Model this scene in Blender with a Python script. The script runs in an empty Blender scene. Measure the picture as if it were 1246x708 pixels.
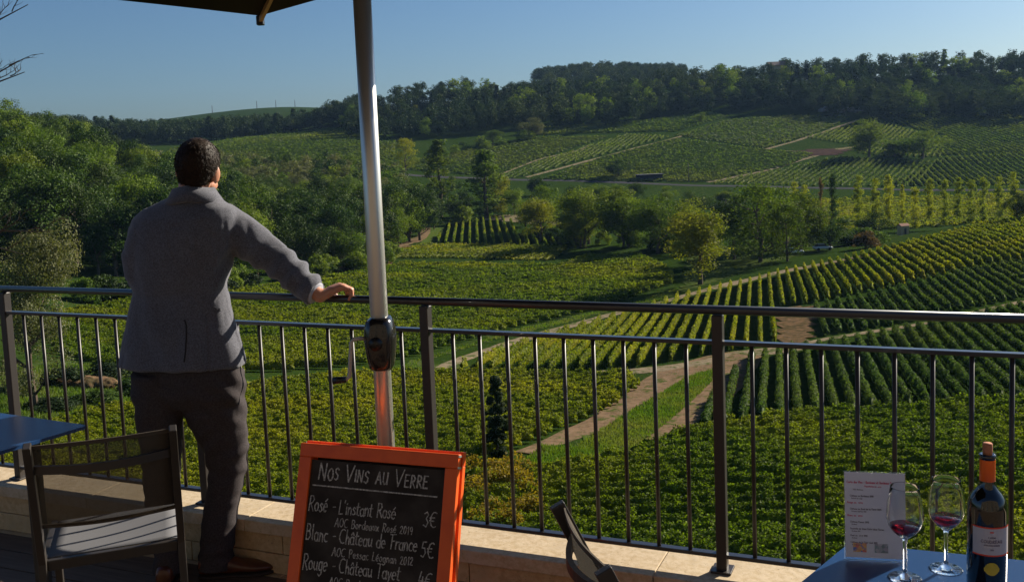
import bpy, bmesh, math, random
import numpy as np
from mathutils import Vector, Matrix, noise as mnoise
R = math.radians
random.seed(7)
RG = np.random.default_rng(11)
SC = bpy.context.scene
COL = SC.collection

# ------------------------------------------------------------------ camera
F_PX, CX, CY = 1211.0, 623.0, 290.0       # focal length and principal point, in units of a 1246 px wide frame
ROLL, PITCH, EYE = 0.0403, 0.0979, 1.72
cam_d = bpy.data.cameras.new('camera')
cam_d.sensor_width = 36.0
cam_d.lens = F_PX / 1246 * 36
cam_d.shift_y = -(354 - CY) / 1246
cam_d.clip_start = 0.05
cam_d.clip_end = 9000
cam = bpy.data.objects.new('camera', cam_d)
COL.objects.link(cam)
cam.matrix_world = (Matrix.Translation((0, 0, EYE)) @ Matrix.Rotation(R(90) - PITCH, 4, 'X')
                    @ Matrix.Rotation(-ROLL, 4, 'Z'))
SC.camera = cam

# ------------------------------------------------------------------ light
SUN_AZ, SUN_EL = 53.0, 26.0               # azimuth from +Y towards +X
w = bpy.data.worlds.new('World')
SC.world = w
w.use_nodes = True
nt = w.node_tree
nt.nodes.clear()
sky = nt.nodes.new('ShaderNodeTexSky')
sky.sky_type = 'NISHITA'
sky.sun_disc = False
sky.sun_elevation = R(SUN_EL)
sky.sun_rotation = R(SUN_AZ)
sky.altitude = 60
sky.air_density = 1.0
sky.dust_density = 1.0
sky.ozone_density = 4.0
bg = nt.nodes.new('ShaderNodeBackground')
bg.inputs['Strength'].default_value = 0.05
wo = nt.nodes.new('ShaderNodeOutputWorld')
tint = nt.nodes.new('ShaderNodeMix')
tint.data_type = 'RGBA'
tint.blend_type = 'MULTIPLY'
tint.inputs[0].default_value = 1.0
tint.inputs[7].default_value = (0.58, 0.72, 0.86, 1)
nt.links.new(sky.outputs[0], tint.inputs[6])
nt.links.new(tint.outputs[2], bg.inputs[0])
nt.links.new(bg.outputs[0], wo.inputs[0])
sd = bpy.data.lights.new('sun', 'SUN')
sd.energy = 5.0
sd.angle = R(0.5)
sd.color = (1.0, 0.90, 0.74)
sun = bpy.data.objects.new('sun', sd)
COL.objects.link(sun)
sv = Vector((math.sin(R(SUN_AZ)) * math.cos(R(SUN_EL)), math.cos(R(SUN_AZ)) * math.cos(R(SUN_EL)), math.sin(R(SUN_EL))))
sun.rotation_euler = sv.to_track_quat('Z', 'Y').to_euler()
SC.view_settings.view_transform = 'Standard'
SC.view_settings.look = 'None'
SC.view_settings.exposure = 0.95
SC.view_settings.gamma = 1.0
SC.view_settings.use_curve_mapping = False
SC.cycles.max_bounces = 8
SC.cycles.transparent_max_bounces = 12
SC.cycles.volume_bounces = 0

# ------------------------------------------------------------------ projection helpers
_M = cam.matrix_world
_Mi = _M.inverted()
_MN = np.array(_M)[:3, :3]

def ray(px, py):
    d = _MN @ np.array([(px - CX) / F_PX, -(py - CY) / F_PX, -1.0])
    return d / d[1]                       # scaled so that y advances by one

def at(px, py, y):
    d = ray(px, py)
    return Vector((d[0] * y, y, EYE + d[2] * y))

def atz(px, py, z):
    d = ray(px, py)
    t = (z - EYE) / d[2]
    return Vector((d[0] * t, t, z))

def project(p):
    q = _Mi @ Vector(p)
    return CX + F_PX * q.x / -q.z, CY - F_PX * q.y / -q.z, -q.z

# ------------------------------------------------------------------ materials
def new_mat(name):
    m = bpy.data.materials.new(name)
    m.use_nodes = True
    m.node_tree.nodes.clear()
    return m, m.node_tree

def N(t, typ, **k):
    n = t.nodes.new(typ)
    for a, b in k.items():
        if a.startswith('i_'):
            n.inputs[a[2:].replace('_', ' ')].default_value = b
        else:
            setattr(n, a, b)
    return n

def ramp(t, fac, stops):
    r = t.nodes.new('ShaderNodeValToRGB')
    while len(r.color_ramp.elements) < len(stops):
        r.color_ramp.elements.new(0.5)
    for e, (p, c) in zip(r.color_ramp.elements, stops):
        e.position = p
        e.color = (c[0], c[1], c[2], 1)
    t.links.new(fac, r.inputs[0])
    return r.outputs[0]

def noise_node(t, scale, detail=3, rough=0.55, vec=None, coord='Object'):
    if vec is None:
        tc = t.nodes.new('ShaderNodeTexCoord')
        vec = tc.outputs[coord]
    n = t.nodes.new('ShaderNodeTexNoise')
    n.inputs['Scale'].default_value = scale
    n.inputs['Detail'].default_value = detail
    n.inputs['Roughness'].default_value = rough
    t.links.new(vec, n.inputs['Vector'])
    return n.outputs['Fac']

def world_pos(t):
    g = t.nodes.new('ShaderNodeNewGeometry')
    return g.outputs['Position']

def mix_col(t, fac, a, b, mode='MIX'):
    m = t.nodes.new('ShaderNodeMix')
    m.data_type = 'RGBA'
    m.blend_type = mode
    for s, v in ((0, fac), (6, a), (7, b)):
        if hasattr(v, 'links') or hasattr(v, 'is_linked'):
            t.links.new(v, m.inputs[s])
        elif s == 0:
            m.inputs[0].default_value = v
        else:
            m.inputs[s].default_value = (v[0], v[1], v[2], 1)
    return m.outputs[2]

def pbr(name, col, rough=0.6, metal=0.0, noise=None, bump=None, spec=0.5, coat=0.0, **kw):
    """plain principled material; noise=(scale, colour2, lo, hi), bump=(scale, strength, distance)"""
    m, t = new_mat(name)
    b = N(t, 'ShaderNodeBsdfPrincipled')
    o = N(t, 'ShaderNodeOutputMaterial')
    t.links.new(b.outputs[0], o.inputs[0])
    b.inputs['Base Color'].default_value = (*col, 1)
    b.inputs['Roughness'].default_value = rough
    b.inputs['Metallic'].default_value = metal
    b.inputs['Specular IOR Level'].default_value = spec
    b.inputs['Coat Weight'].default_value = coat
    if noise:
        f = noise_node(t, noise[0], 4)
        lo, hi = (noise[2], noise[3]) if len(noise) > 2 else (0.35, 0.65)
        t.links.new(ramp(t, f, [(lo, col), (hi, noise[1])]), b.inputs['Base Color'])
    if bump:
        f = noise_node(t, bump[0], 4)
        bn = N(t, 'ShaderNodeBump')
        bn.inputs['Strength'].default_value = bump[1]
        bn.inputs['Distance'].default_value = bump[2]
        t.links.new(f, bn.inputs['Height'])
        t.links.new(bn.outputs[0], b.inputs['Normal'])
    return m

def leaf_mat(name, dark, light, patch, transl=0.42, fine=2.0, broad=0.05, hue_obj=0.25):
    """foliage: colour varies from leaf clump to leaf clump and, slowly, over the field"""
    m, t = new_mat(name)
    p = world_pos(t)
    f1 = noise_node(t, fine, 3, 0.7, p)
    f2 = noise_node(t, broad, 2, 0.5, p)
    c = ramp(t, f1, [(0.34, dark), (0.66, light)])
    k = N(t, 'ShaderNodeMapRange')
    k.inputs[1].default_value = 0.42
    k.inputs[2].default_value = 0.68
    k.inputs[3].default_value = 0.0
    k.inputs[4].default_value = 0.75
    t.links.new(f2, k.inputs[0])
    c = mix_col(t, k.outputs[0], c, patch)
    oi = N(t, 'ShaderNodeObjectInfo')
    hs = N(t, 'ShaderNodeHueSaturation')
    mr = N(t, 'ShaderNodeMapRange')
    mr.inputs[3].default_value = 1 - hue_obj
    mr.inputs[4].default_value = 1 + hue_obj
    t.links.new(oi.outputs['Random'], mr.inputs[0])
    t.links.new(mr.outputs[0], hs.inputs['Value'])
    t.links.new(c, hs.inputs['Color'])
    c = hs.outputs[0]
    d = N(t, 'ShaderNodeBsdfDiffuse')
    tr = N(t, 'ShaderNodeBsdfTranslucent')
    gl = N(t, 'ShaderNodeBsdfGlossy')
    gl.inputs['Roughness'].default_value = 0.6
    gl.inputs['Color'].default_value = (0.6, 0.6, 0.55, 1)
    t.links.new(c, d.inputs[0])
    warm = mix_col(t, 1.0, c, (1.15, 1.2, 0.45), 'MULTIPLY')
    t.links.new(warm, tr.inputs[0])
    m1 = N(t, 'ShaderNodeMixShader')
    m1.inputs[0].default_value = transl
    t.links.new(d.outputs[0], m1.inputs[1])
    t.links.new(tr.outputs[0], m1.inputs[2])
    m2 = N(t, 'ShaderNodeMixShader')
    m2.inputs[0].default_value = 0.022
    t.links.new(m1.outputs[0], m2.inputs[1])
    t.links.new(gl.outputs[0], m2.inputs[2])
    o = N(t, 'ShaderNodeOutputMaterial')
    t.links.new(m2.outputs[0], o.inputs[0])
    return m

# ------------------------------------------------------------------ object helpers
def tag(o, label=None, cat=None, group=None, kind=None):
    if label: o['label'] = label
    if cat: o['category'] = cat
    if group: o['group'] = group
    if kind: o['kind'] = kind
    return o

def empty(name, loc=(0, 0, 0), rz=0.0, label=None, cat=None, group=None):
    o = bpy.data.objects.new(name, None)
    o.empty_display_size = 0.1
    COL.objects.link(o)
    o.location = loc
    o.rotation_euler = (0, 0, rz)
    return tag(o, label, cat, group)

def link_mesh(name, me, mat=None, parent=None, smooth=False):
    if mat is not None:
        me.materials.append(mat)
    if smooth:
        me.polygons.foreach_set('use_smooth', [True] * len(me.polygons))
    o = bpy.data.objects.new(name, me)
    COL.objects.link(o)
    if parent is not None:
        o.parent = parent
    return o

def np_mesh(name, V, Q):
    """fast mesh from an (n,3) vertex array and an (m,4) quad array"""
    me = bpy.data.meshes.new(name)
    V = np.ascontiguousarray(V, dtype=np.float32)
    Q = np.ascontiguousarray(Q, dtype=np.int32)
    me.vertices.add(len(V))
    me.vertices.foreach_set('co', V.ravel())
    me.loops.add(Q.size)
    me.loops.foreach_set('vertex_index', Q.ravel())
    me.polygons.add(len(Q))
    me.polygons.foreach_set('loop_start', np.arange(0, Q.size, Q.shape[1], dtype=np.int32))
    me.polygons.foreach_set('loop_total', np.full(len(Q), Q.shape[1], dtype=np.int32))
    me.update(calc_edges=True)
    return me

class MB:
    """collects simple shapes into one mesh"""
    def __init__(s):
        s.v = []; s.f = []
    def add(s, vs, fs):
        b = len(s.v)
        s.v += [tuple(v) for v in vs]
        s.f += [tuple(i + b for i in f) for f in fs]
        return s
    def box(s, c, d, rot=None, bev=0.0):
        """box centred on c with full size d; bev chamfers every edge"""
        hx, hy, hz = d[0] / 2, d[1] / 2, d[2] / 2
        if bev > 0:
            bm = bmesh.new()
            bmesh.ops.create_cube(bm, size=1)
            for v in bm.verts: v.co = Vector((v.co.x * d[0], v.co.y * d[1], v.co.z * d[2]))
            bmesh.ops.bevel(bm, geom=bm.edges[:], offset=bev, segments=2, affect='EDGES', profile=0.5)
            bm.verts.index_update()
            vs = [v.co.copy() for v in bm.verts]
            fs = [tuple(v.index for v in f.verts) for f in bm.faces]
            bm.free()
        else:
            vs = [Vector((x * hx, y * hy, z * hz)) for z in (-1, 1) for y in (-1, 1) for x in (-1, 1)]
            fs = [(0, 2, 3, 1), (4, 5, 7, 6), (0, 1, 5, 4), (2, 6, 7, 3), (0, 4, 6, 2), (1, 3, 7, 5)]
        if rot is not None: vs = [rot @ v for v in vs]
        return s.add([v + Vector(c) for v in vs], fs)
    def bar(s, a, b, wd, th=None, up=(0, 0, 1), bev=0.0):
        """rectangular bar from a to b"""
        a = Vector(a); b = Vector(b)
        th = wd if th is None else th
        y = (b - a).normalized()
        x = y.cross(Vector(up))
        if x.length < 1e-5: x = y.cross(Vector((0, 1, 0)))
        x.normalize()
        z = x.cross(y)
        m = Matrix((x, y, z)).transposed()
        return s.box((a + b) / 2, (wd, (b - a).length, th), m, bev)
    def tube(s, pts, r, n=12, caps=True, flat=1.0):
        """round tube along points; r is one radius or one per point"""
        P = [Vector(p) for p in pts]
        rr = r if isinstance(r, (list, tuple)) else [r] * len(P)
        ref = None
        rings = []
        for i, p in enumerate(P):
            d = (P[min(i + 1, len(P) - 1)] - P[max(i - 1, 0)]).normalized()
            if ref is None:
                ref = d.cross(Vector((0.31, 0.2, 0.9)))
                if ref.length < 1e-4: ref = d.cross(Vector((1, 0, 0)))
            u = (ref - d * ref.dot(d)).normalized()
            ref = u
            v = d.cross(u)
            rings.append([p + (u * math.cos(k * 2 * math.pi / n) + v * math.sin(k * 2 * math.pi / n) * flat) * rr[i] for k in range(n)])
        vs = [q for g in rings for q in g]
        fs = [(i * n + k, i * n + (k + 1) % n, (i + 1) * n + (k + 1) % n, (i + 1) * n + k) for i in range(len(P) - 1) for k in range(n)]
        if caps:
            fs.append(tuple(range(n - 1, -1, -1)))
            fs.append(tuple((len(P) - 1) * n + k for k in range(n)))
        return s.add(vs, fs)
    def lathe(s, prof, n=40, c=(0, 0, 0)):
        vs = []; fs = []
        for r, z in prof:
            for k in range(n):
                a = 2 * math.pi * k / n
                vs.append((c[0] + r * math.cos(a), c[1] + r * math.sin(a), c[2] + z))
        for i in range(len(prof) - 1):
            for k in range(n):
                fs.append((i * n + k, i * n + (k + 1) % n, (i + 1) * n + (k + 1) % n, (i + 1) * n + k))
        return s.add(vs, fs)
    def build(s, name, mat, parent=None, smooth=False):
        me = bpy.data.meshes.new(name)
        me.from_pydata(s.v, [], s.f)
        me.update()
        return link_mesh(name, me, mat, parent, smooth)

# ------------------------------------------------------------------ terrain
G_D = np.array([8, 20, 45, 60, 80, 105, 135, 165, 200, 240, 280, 330, 390, 460, 540, 620, 700, 780, 900, 1200, 1600, 3000.])
G_P = np.array([-300, 50, 200, 350, 520, 700, 900, 1050, 1200, 1500.])
G_Z = np.array([
    [-6, -9, -13, -14, -14, -13, -11, -8, -3, 3, 8, 12, 16, 18, 20, 22, 25, 28, 30, 32, 36, 36],
    [-6, -10, -14, -16.4, -18.2, -18.8, -19, -18.5, -15, -9, -3, 2, 4, 6, 8, 12, 16, 20, 22, 28, 34, 34],
    [-6, -10.5, -15.5, -17.5, -19.4, -20.8, -21.8, -22, -21, -18.5, -16, -14, -13, -10, -4, 3, 8, 12, 17, 34, 56, 52],
    [-6, -11, -16.5, -18.2, -20, -21.8, -23.3, -24.3, -25, -25.5, -26, -25, -20, -11, -2, 6, 11, 14, 20, 44, 68, 60],
    [-6, -11, -17.5, -19.2, -21, -22.8, -24.3, -25.4, -26, -26.5, -27, -26.5, -24, -16.5, -6, 4, 14, 33, 33, 45, 50, 50],
    [-6, -11, -18, -19.7, -21.6, -23.3, -24.9, -26, -26.6, -26.8, -26.6, -26, -24, -19.5, -8, 4, 17, 29, 38, 74, 60, 40],
    [-6, -11, -18, -19.4, -21.3, -22.6, -23.8, -24.6, -25.2, -26, -27.2, -27.5, -26, -21, -10, 3, 17, 36, 40, 62, 56, 40],
    [-6, -11, -18, -19.2, -20.7, -21.8, -22.4, -22.9, -23.8, -26, -28.3, -28.5, -27.5, -22, -11, 1, 17, 38, 40, 44, 46, 40],
    [-6, -11, -17.5, -19, -20.3, -20.9, -21, -20.6, -20.6, -22.5, -28, -29, -28, -22, -11, 1, 15, 38, 42, 46, 46, 40],
    [-6, -11, -17, -18.5, -19.8, -20.2, -20.2, -19.6, -19, -20, -25, -27, -26, -20, -9, 3, 18, 40, 44, 48, 50, 44],
], float)
G_L = np.log(G_D)

def _cr(p0, p1, p2, p3, t):
    return p1 + 0.5 * t * (p2 - p0 + t * (2 * p0 - 5 * p1 + 4 * p2 - p3 + t * (3 * (p1 - p2) + p3 - p0)))

def terrain(x, y):
    x = np.asarray(x, float); y = np.asarray(y, float)
    yy = np.clip(y, 8.0, 2990.0)
    u = np.clip(623 + F_PX * x / np.maximum(y, 40.0), -299, 1499)
    l = np.log(yy)
    i = np.clip(np.searchsorted(G_P, u, side='right') - 1, 0, len(G_P) - 2)
    j = np.clip(np.searchsorted(G_L, l, side='right') - 1, 0, len(G_L) - 2)
    tu = (u - G_P[i]) / (G_P[i + 1] - G_P[i])
    tl = (l - G_L[j]) / (G_L[j + 1] - G_L[j])
    def row(ii):
        ii = np.clip(ii, 0, len(G_P) - 1)
        g = lambda jj: G_Z[ii, np.clip(jj, 0, len(G_L) - 1)]
        return _cr(g(j - 1), g(j), g(j + 1), g(j + 2), tl)
    z = _cr(row(i - 1), row(i), row(i + 1), row(i + 2), tu)
    return z + 0.12 * np.sin(x * 0.11 + y * 0.05) * np.sin(y * 0.07 - x * 0.03)

_DS = np.exp(np.linspace(math.log(25), math.log(2500), 900))
def ground(px, py, dmin=25):
    """first hit of the pixel's view ray with the ground"""
    d = ray(px, py)
    z = EYE + d[2] * _DS
    t = terrain(d[0] * _DS, _DS)
    h = (z - t)
    ok = np.where((h < 0) & (_DS > dmin))[0]
    if len(ok) == 0:
        y = _DS[np.argmin(h)]
    elif ok[0] == 0:
        y = _DS[0]
    else:
        k = ok[0]
        y = _DS[k - 1] + (_DS[k] - _DS[k - 1]) * h[k - 1] / (h[k - 1] - h[k])
    return Vector((d[0] * y, y, float(terrain(d[0] * y, y))))

def poly_world(pix, dmin=25):
    return np.array([[*ground(q[0], q[1], dmin)[:2]] if len(q) == 2 else [(q[0] - 623) / F_PX * q[2], q[2]] for q in pix])

def tag_structure(o):
    o['kind'] = 'structure'
    return o

# ground sheet: polar grid about a point behind the terrace
m_ground, t = new_mat('dry_grass_and_soil')
p = world_pos(t)
n1 = noise_node(t, 0.9, 6, 0.7, p)
n2 = noise_node(t, 0.03, 3, 0.5, p)
ca = ramp(t, n1, [(0.3, (0.012, 0.028, 0.006)), (0.5, (0.024, 0.048, 0.009)), (0.68, (0.055, 0.06, 0.018))])
cb = ramp(t, n1, [(0.3, (0.016, 0.034, 0.006)), (0.7, (0.032, 0.056, 0.010))])
cg = mix_col(t, ramp(t, n2, [(0.42, (0, 0, 0)), (0.58, (1, 1, 1))]), ca, cb)
b = N(t, 'ShaderNodeBsdfPrincipled'); b.inputs['Roughness'].default_value = 1.0; b.inputs['Specular IOR Level'].default_value = 0.0
t.links.new(cg, b.inputs['Base Color'])
bn = N(t, 'ShaderNodeBump'); bn.inputs['Strength'].default_value = 0.8; bn.inputs['Distance'].default_value = 0.25
t.links.new(n1, bn.inputs['Height']); t.links.new(bn.outputs[0], b.inputs['Normal'])
o = N(t, 'ShaderNodeOutputMaterial'); t.links.new(b.outputs[0], o.inputs[0])

NA, NR = 330, 330
az = np.linspace(R(-84), R(84), NA)
rr = np.exp(np.linspace(math.log(30), math.log(2150), NR))
A_, R_ = np.meshgrid(az, rr)
GX = R_ * np.sin(A_); GY = R_ * np.cos(A_) - 27
V = np.stack([GX.ravel(), GY.ravel(), terrain(GX, GY).ravel()], 1)
ii = np.arange(NR - 1)[:, None] * NA + np.arange(NA - 1)[None, :]
Q = np.stack([ii, ii + 1, ii + NA + 1, ii + NA], -1).reshape(-1, 4)
g = link_mesh('ground', np_mesh('ground', V, Q), m_ground, smooth=True)
tag_structure(g)

def drape_strip(name, pix, widths, mat, off=0.06, step=2.0, dmin=25):
    """a track laid over the ground, its centre line given as view points"""
    P = poly_world(pix, dmin)
    out = []; wd = []
    for k in range(len(P) - 1):
        n = max(2, int(np.linalg.norm(P[k + 1] - P[k]) / step))
        for q in range(n):
            f = q / n
            out.append(_cr(P[max(k - 1, 0)], P[k], P[k + 1], P[min(k + 2, len(P) - 1)], f))
            wd.append(widths[k] * (1 - f) + widths[k + 1] * f)
    out.append(P[-1]); wd.append(widths[-1])
    C = np.array(out)
    T = np.gradient(C, axis=0); T /= np.linalg.norm(T, axis=1)[:, None] + 1e-9
    Nn = np.stack([-T[:, 1], T[:, 0]], 1)
    nw = 5
    rows = []
    for k in range(nw):
        s = (k / (nw - 1) - 0.5)
        jit = np.convolve(RG.normal(0, 0.45, len(C)), np.ones(3) / 3, 'same') * np.minimum(1, np.array(wd) / 3) if k in (0, nw - 1) else 0
        rows.append(C + Nn * ((s * np.array(wd)) + jit)[:, None])
    rows = np.array(rows)
    X = rows[..., 0].T; Y = rows[..., 1].T
    prof = np.array([0, 1, 1, 1, 0.0]) * off + 0.03
    Z = terrain(X, Y) + prof[None, :]
    V = np.stack([X.ravel(), Y.ravel(), Z.ravel()], 1)
    i = np.arange(len(C) - 1)[:, None] * nw + np.arange(nw - 1)[None, :]
    Q = np.stack([i, i + 1, i + nw + 1, i + nw], -1).reshape(-1, 4)
    return tag_structure(link_mesh(name, np_mesh(name, V, Q), mat, smooth=True))

def inside(poly, X, Y):
    r = np.zeros(np.shape(X), bool)
    n = len(poly)
    for i in range(n):
        x1, y1 = poly[i]; x2, y2 = poly[(i + 1) % n]
        c = ((y1 > Y) != (y2 > Y)) & (X < (x2 - x1) * (Y - y1) / (y2 - y1 + 1e-12) + x1)
        r ^= c
    return r

def drape_poly(name, pix, mat, off=0.05, step=1.5, dmin=25):
    P = poly_world(pix, dmin)
    x0, y0 = P.min(0); x1, y1 = P.max(0)
    nx = min(220, int((x1 - x0) / step) + 2); ny = min(220, int((y1 - y0) / step) + 2)
    xs = np.linspace(x0, x1, nx); ys = np.linspace(y0, y1, ny)
    X, Y = np.meshgrid(xs, ys)
    Z = terrain(X, Y) + off
    V = np.stack([X.ravel(), Y.ravel(), Z.ravel()], 1)
    i = np.arange(ny - 1)[:, None] * nx + np.arange(nx - 1)[None, :]
    cx = (X[:-1, :-1] + X[1:, 1:]) / 2; cy = (Y[:-1, :-1] + Y[1:, 1:]) / 2
    k = inside(P, cx, cy).ravel()
    Q = np.stack([i, i + 1, i + nx + 1, i + nx], -1).reshape(-1, 4)[k]
    used = np.unique(Q); mp = np.zeros(len(V), int); mp[used] = np.arange(len(used))
    return tag_structure(link_mesh(name, np_mesh(name, V[used], mp[Q]), mat, smooth=True))

def track_mat(name, c1, c2, weed, lo=0.52):
    m, t = new_mat(name)
    p = world_pos(t)
    base = ramp(t, noise_node(t, 1.4, 6, 0.7, p), [(0.3, c2), (0.62, c1)])
    g1 = noise_node(t, 0.55, 5, 0.75, p)
    c = mix_col(t, ramp(t, g1, [(lo, (0, 0, 0)), (lo + 0.10, (1, 1, 1))]), base, weed)
    peb = ramp(t, noise_node(t, 9, 3, 0.7, p), [(0.6, (0, 0, 0)), (0.75, (0.5, 0.5, 0.5))])
    c = mix_col(t, peb, c, (0.34, 0.28, 0.21))
    b = N(t, 'ShaderNodeBsdfPrincipled'); b.inputs['Roughness'].default_value = 1.0; b.inputs['Specular IOR Level'].default_value = 0.0
    t.links.new(c, b.inputs['Base Color'])
    bn = N(t, 'ShaderNodeBump'); bn.inputs['Strength'].default_value = 0.7; bn.inputs['Distance'].default_value = 0.15
    t.links.new(g1, bn.inputs['Height']); t.links.new(bn.outputs[0], b.inputs['Normal'])
    o = N(t, 'ShaderNodeOutputMaterial'); t.links.new(b.outputs[0], o.inputs[0])
    return m
m_dirt = track_mat('dirt_track', (0.21, 0.14, 0.088), (0.10, 0.070, 0.04), (0.055, 0.075, 0.018))
m_paledirt = track_mat('pale_dirt', (0.25, 0.20, 0.135), (0.14, 0.11, 0.065), (0.05, 0.075, 0.016), 0.50)
m_brown = pbr('tilled_soil', (0.15, 0.095, 0.055), 1.0, noise=(1.2, (0.07, 0.055, 0.028), 0.4, 0.6), bump=(3, 0.6, 0.1), spec=0.0)
m_grass = pbr('short_grass', (0.045, 0.085, 0.014), 0.95, noise=(1.2, (0.10, 0.12, 0.03), 0.35, 0.7), bump=(6, 0.8, 0.1), spec=0.0)
m_drygrass = pbr('dry_grass', (0.065, 0.085, 0.022), 0.95, noise=(0.6, (0.035, 0.058, 0.014), 0.35, 0.7), bump=(5, 0.8, 0.1), spec=0.0)
m_road = pbr('road_asphalt', (0.065, 0.065, 0.07), 1.0, spec=0.0)

drape_poly('meadow', [(500, 440), (640, 398), (745, 373), (803, 366), (900, 332), (1000, 305), (960, 300), (840, 300), (830, 350), (745, 376), (620, 408), (480, 447), (330, 460), (300, 470), (620, 448)], m_drygrass, 0.05)
drape_poly('grass_strip', [(640, 560), (700, 545), (760, 505), (835, 460), (880, 448), (862, 470), (800, 525), (745, 562), (640, 577)], m_grass, 0.05)
drape_strip('dirt_track', [(640, 552), (700, 525), (760, 498), (800, 468), (850, 446), (908, 430)], [2.2, 3, 3.6, 4, 6, 5], m_dirt, 0.05)
drape_strip('dirt_track', [(722, 566), (770, 542), (822, 515), (862, 480), (885, 448), (905, 431)], [1.6, 2.6, 3.8, 4.6, 6, 4], m_dirt, 0.07)
drape_strip('dirt_track', [(530, 456), (620, 454), (700, 455), (780, 451), (850, 443), (905, 431), (975, 424)], [1.6, 1.6, 2, 3, 4, 4.5, 3], m_paledirt, 0.06)
drape_strip('dirt_track', [(515, 457), (560, 438), (640, 412), (725, 388), (803, 369), (870, 350), (961, 329), (1060, 310), (1110, 298)], [1.5, 2, 2.2, 2.4, 2.5, 3, 3.2, 2.4, 2], m_paledirt, 0.06)
drape_strip('white_track', [(970, 420), (1010, 412), (1060, 404), (1112, 396), (1165, 385), (1246, 367)], [1.6, 1.7, 1.7, 1.5, 1.3, 1.3], m_paledirt, 0.07)
drape_poly('tilled_patch', [(947, 376), (988, 372), (987, 415), (972, 424), (944, 422)], m_brown, 0.10)
drape_strip('farm_lane', [(440, 312), (482, 300), (512, 290), (520, 277), (519, 270)], [5, 5.5, 4.5, 3.2, 2.4], m_dirt, 0.1)
drape_poly('bare_bank', [(390, 330), (420, 318), (482, 300), (520, 298), (520, 304), (478, 310), (478, 322), (400, 334)], m_brown, 0.07)
drape_poly('grass_patch', [(512, 298), (524, 272), (545, 270), (527, 298)], m_grass, 0.08)
drape_poly('car_park', [(600, 262), (650, 262), (690, 268), (690, 276), (640, 272), (590, 268)], m_paledirt, 0.12)
drape_poly('clearing', [(280, 470), (345, 458), (345, 478), (320, 488), (280, 490)], m_brown, 0.06)
drape_poly('garden_ground', [(0, 455), (60, 438), (150, 448), (160, 470), (80, 480), (0, 478)], m_drygrass, 0.06)
for pts, wds, mt in (
        ([(468, 210), (525, 215), (600, 218), (720, 221), (850, 226), (960, 228), (1100, 231), (1260, 231)], [5] * 8, m_road),
        ([(640, 216), (700, 200), (760, 184), (822, 168), (860, 155)], [2.4] * 5, m_paledirt),
        ([(600, 216), (650, 196), (700, 184), (720, 176)], [2] * 4, m_paledirt),
        ([(860, 222), (930, 208), (985, 192), (1030, 180), (1075, 175)], [2.6] * 5, m_paledirt),
        ([(928, 183), (980, 168), (1015, 156), (1045, 146)], [2.4] * 4, m_paledirt),
        ([(985, 184), (1035, 180)], [3] * 2, m_paledirt),
        ([(818, 169), (870, 175), (928, 183), (985, 184)], [1.6] * 4, m_paledirt)):
    drape_strip('hill_track' if mt is m_paledirt else 'valley_road', pts, wds, mt, 0.15, 6)
drape_poly('tilled_parcel', [(958, 186), (985, 182), (1035, 182), (1020, 189), (965, 190)], pbr('dark_tilled_soil', (0.050, 0.034, 0.030), 1.0, noise=(0.3, (0.075, 0.05, 0.04)), spec=0.0), 0.2, 4)

# ------------------------------------------------------------------ leaves and vine rows
def leaf_quads(C, size, nrm=None, spread=1.0, aspect=0.95):
    """one quad per centre in C, randomly turned, loosely facing nrm"""
    n = len(C)
    a = RG.normal(size=(n, 3)) * spread
    if nrm is not None:
        a = a + nrm
    a /= np.linalg.norm(a, axis=1)[:, None] + 1e-9
    b = RG.normal(size=(n, 3))
    u = np.cross(a, b); u /= np.linalg.norm(u, axis=1)[:, None] + 1e-9
    v = np.cross(a, u)
    s = (size * RG.uniform(0.6, 1.35, n))[:, None] * 0.5
    k = aspect
    V = np.stack([C - u * s, C + v * s * k * 0.9 - u * s * 0.1, C + u * s, C - v * s * k + u * s * 0.15], 1)
    return V.reshape(-1, 3)

def quads_idx(n, base=0):
    return (np.arange(n * 4) + base).reshape(-1, 4)

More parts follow.
